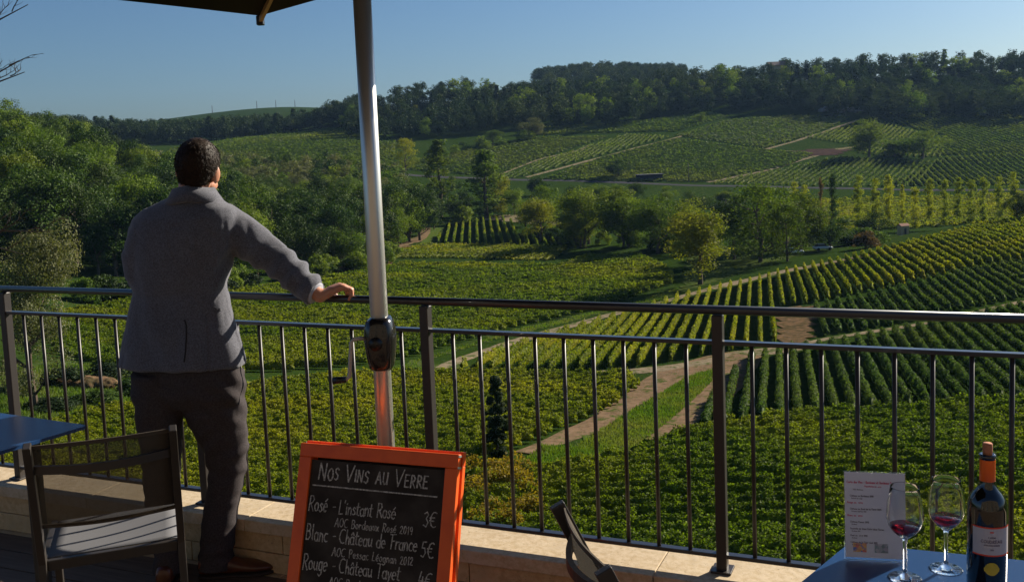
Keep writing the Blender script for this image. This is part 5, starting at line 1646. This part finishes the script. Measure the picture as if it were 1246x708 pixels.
cuff_r = wr_r + (el_r - wr_r).normalized() * 0.030
limb(jb, [P_(266, 268, MD), P_(286, 282, MD + 0.005), (P_(286, 282, MD) + el_r) / 2, el_r, (el_r + cuff_r) / 2 - Z * 0.008], [0.082, 0.083, 0.078, 0.070, 0.064], 22)
jb.tube([el_r, (el_r + cuff_r) / 2 - Z * 0.008, cuff_r - Z * 0.006], [0.069, 0.062, 0.055], 22)
cuff_l = wr_l + (el_l - wr_l).normalized() * 0.03
limb(jb, [P_(181, 279, MD), (P_(170, 290, MD) + el_l) / 2, el_l], [0.070, 0.074, 0.068], 22)
jb.tube([el_l, (el_l + cuff_l) / 2, cuff_l], [0.069, 0.06, 0.052], 22)
arm_dir = (cuff_r - P_(280, 272, MD)).normalized(); arm_o = P_(280, 272, MD)
def jacket_disp(c):
    d_ = 0.0
    v = c - arm_o; s_ = v.dot(arm_dir)
    q_ = Vector((c.x * 5, c.y * 5, c.z * 2.2))
    d_ += 0.008 * mnoise.noise(q_ * 1.6) + 0.0035 * mnoise.noise(c * 14)
    d_ -= 0.003 * (1 - min(1, abs(mnoise.noise(Vector((c.x * 9 + c.z * 4, c.y * 3, c.z * 3.0 - c.x * 3)))) * 7)) * (1 if c.z < 1.45 else 0.3)
    if s_ > 0.0 and (v - arm_dir * s_).length < 0.14 and c.x > arm_o.x - 0.05:
        # folds running across the sleeve
        w_ = mnoise.noise(Vector((c.x * 6, c.y * 9, c.z * 6)))
        n1_ = mnoise.noise(Vector((s_ * 17 + v.z * 9, (v.z + s_ * 0.6) * 5, v.y * 7 + 3)))
        d_ += (0.0045 - 0.021 * abs(n1_) ** 1.2) * (0.6 + 0.6 * mnoise.noise(c * 7)) * min(1, s_ * 8 + 0.3)
    # drag lines from the armpit and under the arm, centre back seam
    az_ = project(c)
    u_, w2 = az_[0], az_[1]
    if c.y < MD - 0.03:
        d_ += 0.005 * math.sin((u_ - w2 * 0.35) * 0.16) * math.exp(-((w2 - 420) / 45) ** 2)
        d_ -= 0.006 * math.exp(-((u_ - 253) / 2.0) ** 2) * (w2 > 385)
    if u_ > 262 and w2 > 300:
        d_ += 0.007 * math.sin(w2 * 0.20 + u_ * 0.22) * math.exp(-((w2 - 330) / 30) ** 2)
    return d_
m_jacket, t = new_mat('grey_wool_tweed')
tc = N(t, 'ShaderNodeTexCoord')
f1 = noise_node(t, 190, 4, 0.85, tc.outputs['Object'])
f2 = noise_node(t, 9, 3, 0.6, tc.outputs['Object'])
c1 = ramp(t, f1, [(0.35, (0.036, 0.037, 0.048)), (0.62, (0.16, 0.165, 0.205))])
c2 = mix_col(t, 0.25, c1, ramp(t, f2, [(0.3, (0.062, 0.060, 0.066)), (0.7, (0.13, 0.132, 0.155))]))
b = N(t, 'ShaderNodeBsdfPrincipled'); b.inputs['Roughness'].default_value = 0.92; b.inputs['Specular IOR Level'].default_value = 0.15; b.inputs['Sheen Weight'].default_value = 0.25
t.links.new(c2, b.inputs['Base Color'])
bn = N(t, 'ShaderNodeBump'); bn.inputs['Strength'].default_value = 0.5; bn.inputs['Distance'].default_value = 0.0015
t.links.new(f1, bn.inputs['Height']); t.links.new(bn.outputs[0], b.inputs['Normal'])
o = N(t, 'ShaderNodeOutputMaterial'); t.links.new(b.outputs[0], o.inputs[0])
jacket = child_world('jacket', remeshed(jb, 0.0065, 5, jacket_disp), m_jacket)
# collar: a raised band folded round the neck
cb_ = MB(); vs = []; fs = []
n_ = 30
for i in range(n_ + 1):
    a_ = math.pi * (-0.12 + 1.24 * i / n_) + math.pi          # round the back of the neck
    c_ = P_(236, 238, MD - 0.004)
    dx, dyv = math.cos(a_), math.sin(a_)
    tl_ = 0.010 * dx
    for (rx_, ry_, z_) in ((0.072, 0.066, 0.016), (0.075, 0.069, 0.040), (0.081, 0.075, 0.043), (0.094, 0.090, 0.018), (0.114, 0.112, -0.014), (0.100, 0.092, -0.022)):
        vs.append(c_ + X * dx * rx_ + Y * (dyv * ry_) + Z * (z_ - abs(dx) * 0.014))
k_ = 6
for i in range(n_):
    for j in range(k_): fs.append((i * k_ + j, i * k_ + (j + 1) % k_, (i + 1) * k_ + (j + 1) % k_, (i + 1) * k_ + j))
fs.append(tuple(range(k_))); fs.append(tuple(n_ * k_ + j for j in range(k_ - 1, -1, -1)))
cb_.add(vs, fs); o_ = cb_.build('collar', m_jacket, jacket, True)
# pocket flap on the right side, a slip of shirt cuff
def on_jacket(px, py, lift=0.003):
    q_ = P_(px, py, MD - 0.16) + man.location * 0
    ok_, loc_, nn2, _i = jacket.closest_point_on_mesh(q_)
    return loc_ + nn2 * lift
fl_ = [on_jacket(x_, 376 + (x_ - 262) * 0.05) for x_ in range(262, 290, 3)]
mb = MB()
for a_, b_ in zip(fl_, fl_[1:]): mb.bar(a_, b_ + (b_ - a_) * 0.1, 0.006, 0.013)
mb.build('pocket_flap', m_jacket, jacket)
m_seam = pbr('dark_seam', (0.034, 0.034, 0.040), 1.0, spec=0.0)
def seam(name, pts, wd_, th_, mat, lift=0.0008):
    P = [on_jacket(x_, y_, lift) for x_, y_ in pts]
    mb = MB()
    for a_, b_ in zip(P, P[1:]): mb.bar(a_, b_ + (b_ - a_) * 0.08, wd_, th_, up=(0, 1, 0))
    return mb.build(name, mat, jacket)
seam('back_vent', [(221 + 0.01 * (y_ - 390), y_) for y_ in range(390, 444, 5)], 0.0050, 0.0030, m_seam)
mb = MB(); cd_ = (cuff_r - el_r).normalized(); mb.tube([cuff_r - Z * 0.004, cuff_r + cd_ * 0.006 - Z * 0.003], [0.046, 0.042], 20); mb.build('shirt_cuff', pbr('pale_shirt', (0.35, 0.36, 0.42), 0.8), jacket, True)

# trousers
tb = MB()
ell_tube(tb, [section(163, 294, 430, 0.100), section(161, 296, 446, 0.108), section(162, 297, 465, 0.112), section(164, 299, 480, 0.108, 0.0), section(176, 290, 494, 0.070, 0.0)], 30, 2.2)
def leg(secs, n=26):
    ell_tube(tb, [(P_((a_ + b2) / 2, y_, d_), X * wpx((b2 - a_) / 2, d_), Y * dep) for (a_, b2, y_, d_, dep) in secs], n, 2.15)
leg([(160, 226, 452, 3.93, 0.110), (162, 226, 478, 3.93, 0.106), (166, 222, 505, 3.93, 0.098), (171, 220, 535, 3.93, 0.088), (174, 220, 565, 3.925, 0.078), (176, 219, 590, 3.92, 0.075), (177, 220, 617, 3.91, 0.074), (183, 222, 645, 3.90, 0.070), (187, 224, 672, 3.885, 0.066), (186, 225, 694, 3.88, 0.068)])
leg([(214, 298, 452, 3.93, 0.112), (216, 299, 475, 3.93, 0.110), (224, 300, 500, 3.94, 0.106), (236, 301, 525, 3.955, 0.096), (249, 302, 548, 3.965, 0.086), (255, 301, 568, 3.97, 0.080), (252, 296, 590, 3.965, 0.076), (248, 291, 615, 3.955, 0.074), (244, 287, 645, 3.945, 0.070), (242, 284, 670, 3.935, 0.066), (239, 286, 690, 3.93, 0.070)])
def trouser_disp(c):
    u_, w2, _d = project(c)
    d_ = 0.005 * mnoise.noise(c * 9) + 0.004 * mnoise.noise(Vector((c.x * 16, c.y * 16, c.z * 30)))
    d_ += 0.0032 * math.sin(w2 * 0.27 + u_ * 0.16 + 5 * mnoise.noise(c * 7)) * (math.exp(-((w2 - 555) / 28) ** 2) * (u_ > 232) + 0.9 * math.exp(-((w2 - 672) / 22) ** 2) + 0.4 * math.exp(-((w2 - 560) / 24) ** 2))
    d_ += 0.005 * math.sin((w2 - u_ * 0.8) * 0.2) * math.exp(-((w2 - 480) / 25) ** 2)
    return d_
m_trouser = pbr('dark_grey_brown_cloth', (0.038, 0.032, 0.034), 0.9, noise=(180, (0.066, 0.056, 0.058)), bump=(300, 0.4, 0.001), spec=0.15)
child_world('trousers', remeshed(tb, 0.0060, 14, trouser_disp), m_trouser)
# shoes
m_shoe = pbr('brown_leather', (0.13, 0.040, 0.014), 0.38, noise=(18, (0.07, 0.02, 0.008)), coat=0.25)
m_sole = pbr('dark_sole', (0.03, 0.02, 0.015), 0.8)
def shoe(heel, dirv, L=0.295):
    d_ = dirv.normalized(); s_ = Vector((d_.y, -d_.x, 0))
    mb = MB(); 
    def sec(f, hw, z0, z1, sk=0.0): return (heel + d_ * (f * L) + Z * ((z0 + z1) / 2) + s_ * sk, s_ * hw, Z * (z1 - z0) / 2)
    ell_tube(mb, [sec(-0.02, 0.022, 0.02, 0.07), sec(0.0, 0.031, 0.014, 0.088), sec(0.10, 0.036, 0.012, 0.100), sec(0.24, 0.036, 0.012, 0.102), sec(0.38, 0.036, 0.012, 0.082), sec(0.52, 0.040, 0.012, 0.066),
                  sec(0.68, 0.046, 0.012, 0.054, -0.003), sec(0.82, 0.045, 0.012, 0.047, -0.004), sec(0.93, 0.036, 0.012, 0.040, -0.004), sec(0.995, 0.020, 0.014, 0.032, -0.003)], 22, 2.4)
    o_ = child_world('shoe', remeshed(mb, 0.005, 3), m_shoe)
    mb = MB()
    ell_tube(mb, [sec(f, hw, 0.0, 0.013, sk) for f, hw, sk in ((-0.03, 0.02, 0), (0.0, 0.034, 0), (0.12, 0.039, 0), (0.35, 0.036, 0), (0.52, 0.042, 0), (0.68, 0.050, -0.003), (0.85, 0.047, -0.004), (0.96, 0.033, -0.004), (1.01, 0.015, -0.003))], 16, 5)
    mb.build('sole', m_sole, o_, True)
hr_ = atz(244, 703, 0.0); tr_ = atz(334, 704, 0.0)
shoe(Vector((hr_.x, 3.915, 0)), Vector((tr_.x - hr_.x, 0.03, 0)))
hl_ = P_(205, 700, 3.87)
shoe(Vector((hl_.x - 0.01, 3.815, 0)), Vector((0.10, 0.9, 0)), 0.22) if False else shoe(Vector((hl_.x + 0.005, 3.80, 0)), Vector((-0.12, 0.99, 0)), 0.26)

# ------------------------------------------------------------------ the house behind the camera (lights and mirrors the terrace)
house = empty('house', (0, -5.2, 0), -0.15, 'limestone house front behind the viewer, with tall windows on the terrace', 'house')
mb = MB()
xs_ = [-9, -6.6, -5.4, -3.0, -1.8, 0.6, 1.8, 4.2, 5.4, 9]
for i in range(0, len(xs_) - 1):
    x0_, x1_ = xs_[i], xs_[i + 1]
    if i % 2 == 0: mb.box(((x0_ + x1_) / 2, 0, 3.2), (x1_ - x0_, 0.4, 6.4))
    else:
        mb.box(((x0_ + x1_) / 2, 0, 2.9), (x1_ - x0_, 0.4, 1.0)); mb.box(((x0_ + x1_) / 2, 0, 5.9), (x1_ - x0_, 0.4, 1.0))
mb.build('wall', pbr('weathered_facade', (0.14, 0.115, 0.085), 0.9, noise=(1.5, (0.10, 0.08, 0.06))), house)
m_win = pbr('window_glass', (0.02, 0.025, 0.03), 0.05, spec=0.8)
for i in range(1, len(xs_) - 1, 2):
    for z0_, z1_ in ((0.02, 2.4), (3.4, 5.4)):
        xm = (xs_[i] + xs_[i + 1]) / 2; ww_ = xs_[i + 1] - xs_[i]
        mb = MB()
        for q_ in (-1, 0, 1): mb.box((xm + q_ * (ww_ / 2 - 0.03), 0.02, (z0_ + z1_) / 2), (0.06, 0.06, z1_ - z0_ - 0.004))
        for zq in (z0_ + 0.03, (z0_ + z1_) / 2, z1_ - 0.03): mb.box((xm, 0.025, zq), (ww_ - 0.125, 0.05, 0.055))
        f_ = mb.build('window', pbr('cream_window_paint', (0.6, 0.56, 0.48), 0.6), house)
        mb = MB(); mb.box((xm, -0.03, (z0_ + z1_) / 2), (ww_ - 0.01, 0.02, z1_ - z0_ - 0.01)); mb.build('pane', m_win, f_)

# ------------------------------------------------------------------ bare branches reaching in at the left
m_twig = pbr('dark_twig_bark', (0.03, 0.022, 0.018), 0.9)
bt = empty('bare_tree', (-8.6, 11.0, float(terrain(-8.6, 11.0))), 0, 'dark bare branches reaching into the picture at the left edge', 'tree')
rgt = random.Random(5)
zt0 = float(terrain(-8.6, 11.0))
mb = MB(); mb.tube([(0, 0, -0.3), (0.1, 0, 4), (0.0, 0.1, 8), (0.15, 0.0, 11.5), (0.3, 0, 14.5)], [0.22, 0.18, 0.13, 0.08, 0.03], 10); mb.build('trunk', m_twig, bt, True)
def branch(mb, p, d, L, r, depth):
    pts = [p]; q_ = p.copy(); dd = d.normalized()
    for i in range(4):
        dd = (dd + Vector((rgt.uniform(-.22, .22), rgt.uniform(-.22, .22), rgt.uniform(-.16, .24)))).normalized()
        q_ = q_ + dd * L / 4; pts.append(q_.copy())
        if depth > 0:
            for _ in range(2 if rgt.random() < 0.6 else 1):
                sd_ = (dd + Vector((rgt.uniform(-.9, .9), rgt.uniform(-.9, .9), rgt.uniform(-.5, .9)))).normalized()
                branch(mb, q_.copy(), sd_, L * rgt.uniform(0.35, 0.55), r * 0.5, depth - 1)
    mb.tube(pts, [r * (1 - 0.17 * i) for i in range(5)], 5)
for (px_, py_, px0, py0, L_) in ((28, 72, -80, 120, 1.0), (30, 88, -80, 118, 1.0), (34, 6, -90, 60, 0.8), (30, 310, -110, 262, 1.3), (60, 282, -110, 268, 1.2)):
    a_ = P_(px0, py0, 11.2) - Vector((-8.6, 11.0, zt0)); b_ = P_(px_, py_, 10.6) - Vector((-8.6, 11.0, zt0))
    tr_z = max(2.0, min(14.0, a_.z - 0.6)); t0_ = Vector((0.1, 0, tr_z))
    mb = MB(); mb.tube([t0_, (t0_ + a_) / 2 + Vector((0, 0, 0.05)), a_, (a_ + b_) / 2 + Vector((0, 0, -0.05)), b_], [0.05, 0.035, 0.022, 0.012, 0.004], 7)
    for f in (0.25, 0.4, 0.55, 0.7, 0.85):
        p = a_.lerp(b_, f)
        branch(mb, p, (b_ - a_).normalized() + Vector((rgt.uniform(-.3, .3), 0, rgt.uniform(-.3, .9))), L_ * 0.30, 0.0065, 1)
    mb.build('branch', m_twig, bt)

# ------------------------------------------------------------------ small things in the valley
m_white = pbr('white_car_paint', (0.75, 0.76, 0.78), 0.25, coat=0.5)
m_silver = pbr('silver_car_paint', (0.45, 0.47, 0.5), 0.3, 0.6)
m_darkglass = pbr('car_window', (0.02, 0.025, 0.03), 0.08)
m_tyre = pbr('tyre_rubber', (0.02, 0.02, 0.02), 0.8)
def car(px, py, rz, mat, label, dmin=200):
    g_ = ground(px, py, dmin)
    e = empty('parked_car', g_ + Vector((0, 0, 0.12)), rz, label, 'car')
    mb = MB()
    ell_tube(mb, [(Vector((x_, 0, z_)), Y * w_, Z * h_) for x_, z_, w_, h_ in ((-2.1, 0.62, 0.72, 0.20), (-2.0, 0.62, 0.82, 0.30), (-1.0, 0.63, 0.86, 0.33), (0.8, 0.62, 0.86, 0.32), (1.8, 0.56, 0.80, 0.24), (2.1, 0.50, 0.66, 0.15))], 16, 4)
    mb.build('body', mat, e, True)
    mb = MB()
    ell_tube(mb, [(Vector((x_, 0, z_)), Y * w_, Z * h_) for x_, z_, w_, h_ in ((-1.85, 0.92, 0.66, 0.05), (-1.35, 1.12, 0.66, 0.24), (-0.2, 1.16, 0.68, 0.27), (0.45, 1.10, 0.66, 0.22), (1.05, 0.90, 0.66, 0.04))], 16, 4)
    mb.build('cabin_windows', m_darkglass, e, True)
    mb = MB(); mb.box((-0.45, 0, 1.40), (1.5, 1.16, 0.06), bev=0.02); mb.build('roof', mat, e, True)
    for x_ in (-1.3, 1.3):
        for y_ in (-0.78, 0.78):
            mb = MB(); mb.tube([(x_, y_ - 0.1, 0.32), (x_, y_ + 0.1, 0.32)], 0.32, 18); mb.build('wheel', m_tyre, e)
car(588, 263, 0.2, m_silver, 'silver grey car parked under the right one of the two pointed trees')
car(521, 272, 1.2, m_white, 'white car parked at the far end of the farm lane')
car(966, 310, 0.15, m_white, 'white car parked under the airy tree, left of the other white car')
car(1001, 305, 0.1, m_white, 'white car parked under the dark round tree, right of the other white car')
# stone hut at the edge of the striped plot
def hut(px, py, D_, w_, h_, label, name='stone_hut', rz=0.3, roofc=(0.28, 0.12, 0.07), cat='hut'):
    X_ = (px - 623) / F_PX * D_
    z_ = float(terrain(X_, D_))
    a_ = project((X_, D_, z_)); X_ += (px - a_[0]) / F_PX * D_
    e = empty(name, (X_, D_, z_ - 0.2), rz, label, cat)
    mb = MB(); mb.box((0, 0, h_ / 2), (w_, w_ * 0.7, h_)); mb.build('wall', m_stone, e)
    mb = MB()
    r_ = w_ * 0.58; d_ = w_ * 0.42; hr = w_ * 0.25
    mb.add([(-r_, -d_, h_), (r_, -d_, h_), (r_, d_, h_), (-r_, d_, h_), (-r_, 0, h_ + hr), (r_, 0, h_ + hr)], [(0, 1, 5, 4), (2, 3, 4, 5), (0, 4, 3), (1, 2, 5), (0, 3, 2, 1)])
    mb.build('roof', pbr('clay_tiles', roofc, 0.9), e)
    mb = MB(); mb.box((0, -w_ * 0.35 - 0.02, h_ * 0.4), (w_ * 0.25, 0.06, h_ * 0.75)); mb.build('door', pbr('old_door', (0.05, 0.04, 0.03), 0.8), e)
hut(1099, 0, 255, 2.4, 2.6, 'small pale stone hut at the upper edge of the striped plot')
hut(945, 0, 800, 13, 14, 'house roof showing above the ridge wood', 'ridge_house', 0.1, (0.10, 0.07, 0.06), 'house')
# dark hedge shed beside the valley road
P0 = ground(790, 219, 300)
e = empty('field_shed', P0, 0.1, 'low dark shed with a flat roof beside the valley road', 'shed')
mb = MB(); mb.box((0, 0, 1.2), (12, 4, 2.6)); mb.build('wall', pbr('tarred_boards', (0.02, 0.022, 0.03), 0.9), e)
mb = MB(); mb.box((0, -0.2, 2.6), (13, 5, 0.25)); mb.build('roof', pbr('grey_sheet_roof', (0.06, 0.06, 0.07), 0.7), e)
# poles
m_pole = pbr('weathered_pole', (0.06, 0.05, 0.045), 0.9)
def upole(px, py, h_, label, group=None, D_=None, dmin=300):
    if D_ is None: g_ = ground(px, py, dmin)
    else:
        X_ = (px - 623) / F_PX * D_; g_ = Vector((X_, D_, float(terrain(X_, D_))))
    e = empty('utility_pole', g_, 0.3, label, 'pole', group)
    r_ = 0.16 if D_ is None else 0.5
    MB().tube([(0, 0, -0.3), (0, 0, h_)], [r_, r_ * 0.7], 8).build('post', m_pole, e, True)
    mb = MB(); mb.box((0, 0, h_ - 0.6), (1.6, 0.12, 0.12)); mb.build('crossarm', m_pole, e)
upole(838, 222, 9, 'wooden utility pole standing beside the valley road')
for px_ in (268, 322, 345, 368, 406): upole(px_, 0, 12, 'tiny utility pole on the skyline of the farthest hill', 'skyline poles', 1590)
# pale rock face at the foot of the ridge wood
rk = MB()
for k in range(9):
    g_ = ground(1000 + k * 6, 136 + RG.uniform(-1.5, 1.5), 500)
    ball(rk, g_ + Vector((0, 0, 0.6)), RG.uniform(2, 3.6), 2, RG.uniform(1.2, 2.4), None, 10)
me = remeshed(rk, 0.5, 1, lambda c: 0.5 * mnoise.noise(c * 0.6))
o_ = link_mesh('rock_outcrop', me, pbr('pale_rock', (0.34, 0.33, 0.31), 0.9, noise=(0.5, (0.18, 0.17, 0.15))))
tag(o_, 'pale bare rock outcrop at the foot of the ridge wood', 'rock')
# scrub earth mound in the garden below
P0 = ground(92, 470)
rk = MB(); ball(rk, P0 + Vector((0, 0, 0.1)), 2.6, 1.6, 0.9, None, 14); ball(rk, P0 + Vector((1.8, 0.5, 0)), 2.0, 1.3, 0.7, None, 12)
me = remeshed(rk, 0.12, 2, lambda c: 0.12 * mnoise.noise(c * 2.2))
o_ = link_mesh('earth_mound', me, m_brown); tag(o_, 'low mound of brown earth in the garden below the left end of the railing', 'mound')

# tall grass between the dirt tracks and along the field edges
def grass(pix, n, h0, h1, name, label, wd=0.05):
    P = poly_world(pix)
    x0, y0 = P.min(0); x1, y1 = P.max(0)
    xs = RG.uniform(x0, x1, n * 3); ys = RG.uniform(y0, y1, n * 3)
    k = inside(P, xs, ys); xs = xs[k][:n]; ys = ys[k][:n]; m_ = len(xs)
    h = RG.uniform(h0, h1, m_); a = RG.uniform(0, 6.28, m_)
    z = terrain(xs, ys)
    dx, dy = np.cos(a) * wd, np.sin(a) * wd
    lx, ly = RG.normal(0, 0.3, m_) * h, RG.normal(0, 0.3, m_) * h
    V = np.stack([np.stack([xs - dx, ys - dy, z], 1), np.stack([xs + dx, ys + dy, z], 1), np.stack([xs + lx + dx * .2, ys + ly + dy * .2, z + h], 1), np.stack([xs + lx - dx * .2, ys + ly - dy * .2, z + h], 1)], 1).reshape(-1, 3)
    o_ = link_mesh(name, np_mesh(name, V, quads_idx(m_)), leaf_mat('grass_blades', (0.05, 0.11, 0.012), (0.11, 0.17, 0.02), (0.16, 0.17, 0.05), 0.45, 1.2, 0.2, 0.0))
    tag(o_, label, 'grass', kind='stuff')
grass([(636, 562), (660, 543), (700, 545), (760, 505), (835, 460), (880, 446), (862, 470), (800, 525), (745, 566), (640, 585)], 34000, 0.12, 0.38, 'grass', 'bright green grass growing between the two dirt tracks')
grass([(500, 440), (640, 398), (745, 373), (803, 366), (830, 350), (745, 376), (620, 408), (480, 447), (330, 460), (280, 470), (400, 462), (530, 455)], 30000, 0.1, 0.3, 'grass', 'dry green grass on the verge between the broad field and the pale track', 0.09)
grass([(0, 450), (150, 440), (230, 470), (160, 500), (0, 515)], 24000, 0.1, 0.4, 'grass', 'rough grass in the garden below the left end of the railing', 0.06)
# autumn yellow vines in the near corner of the plot
C_ = []
for k in range(26):
    g_ = ground(RG.uniform(568, 650), RG.uniform(572, 668))
    n_ = 260
    d_ = RG.normal(size=(n_, 3)); d_ /= np.linalg.norm(d_, axis=1)[:, None]
    C_.append(np.array(g_) + np.array([0, 0, 0.85]) + d_ * np.array([0.75, 0.4, 0.62]) * RG.uniform(0.5, 1, (n_, 1)))
C_ = np.concatenate(C_)
o_ = link_mesh('yellowing_vines', np_mesh('yellowing_vines', leaf_quads(C_, 0.13), quads_idx(len(C_))), LEAF['gold'])
tag(o_, 'patch of autumn yellow vine leaves right of the chalkboard behind the railing', 'vine')
#@@END
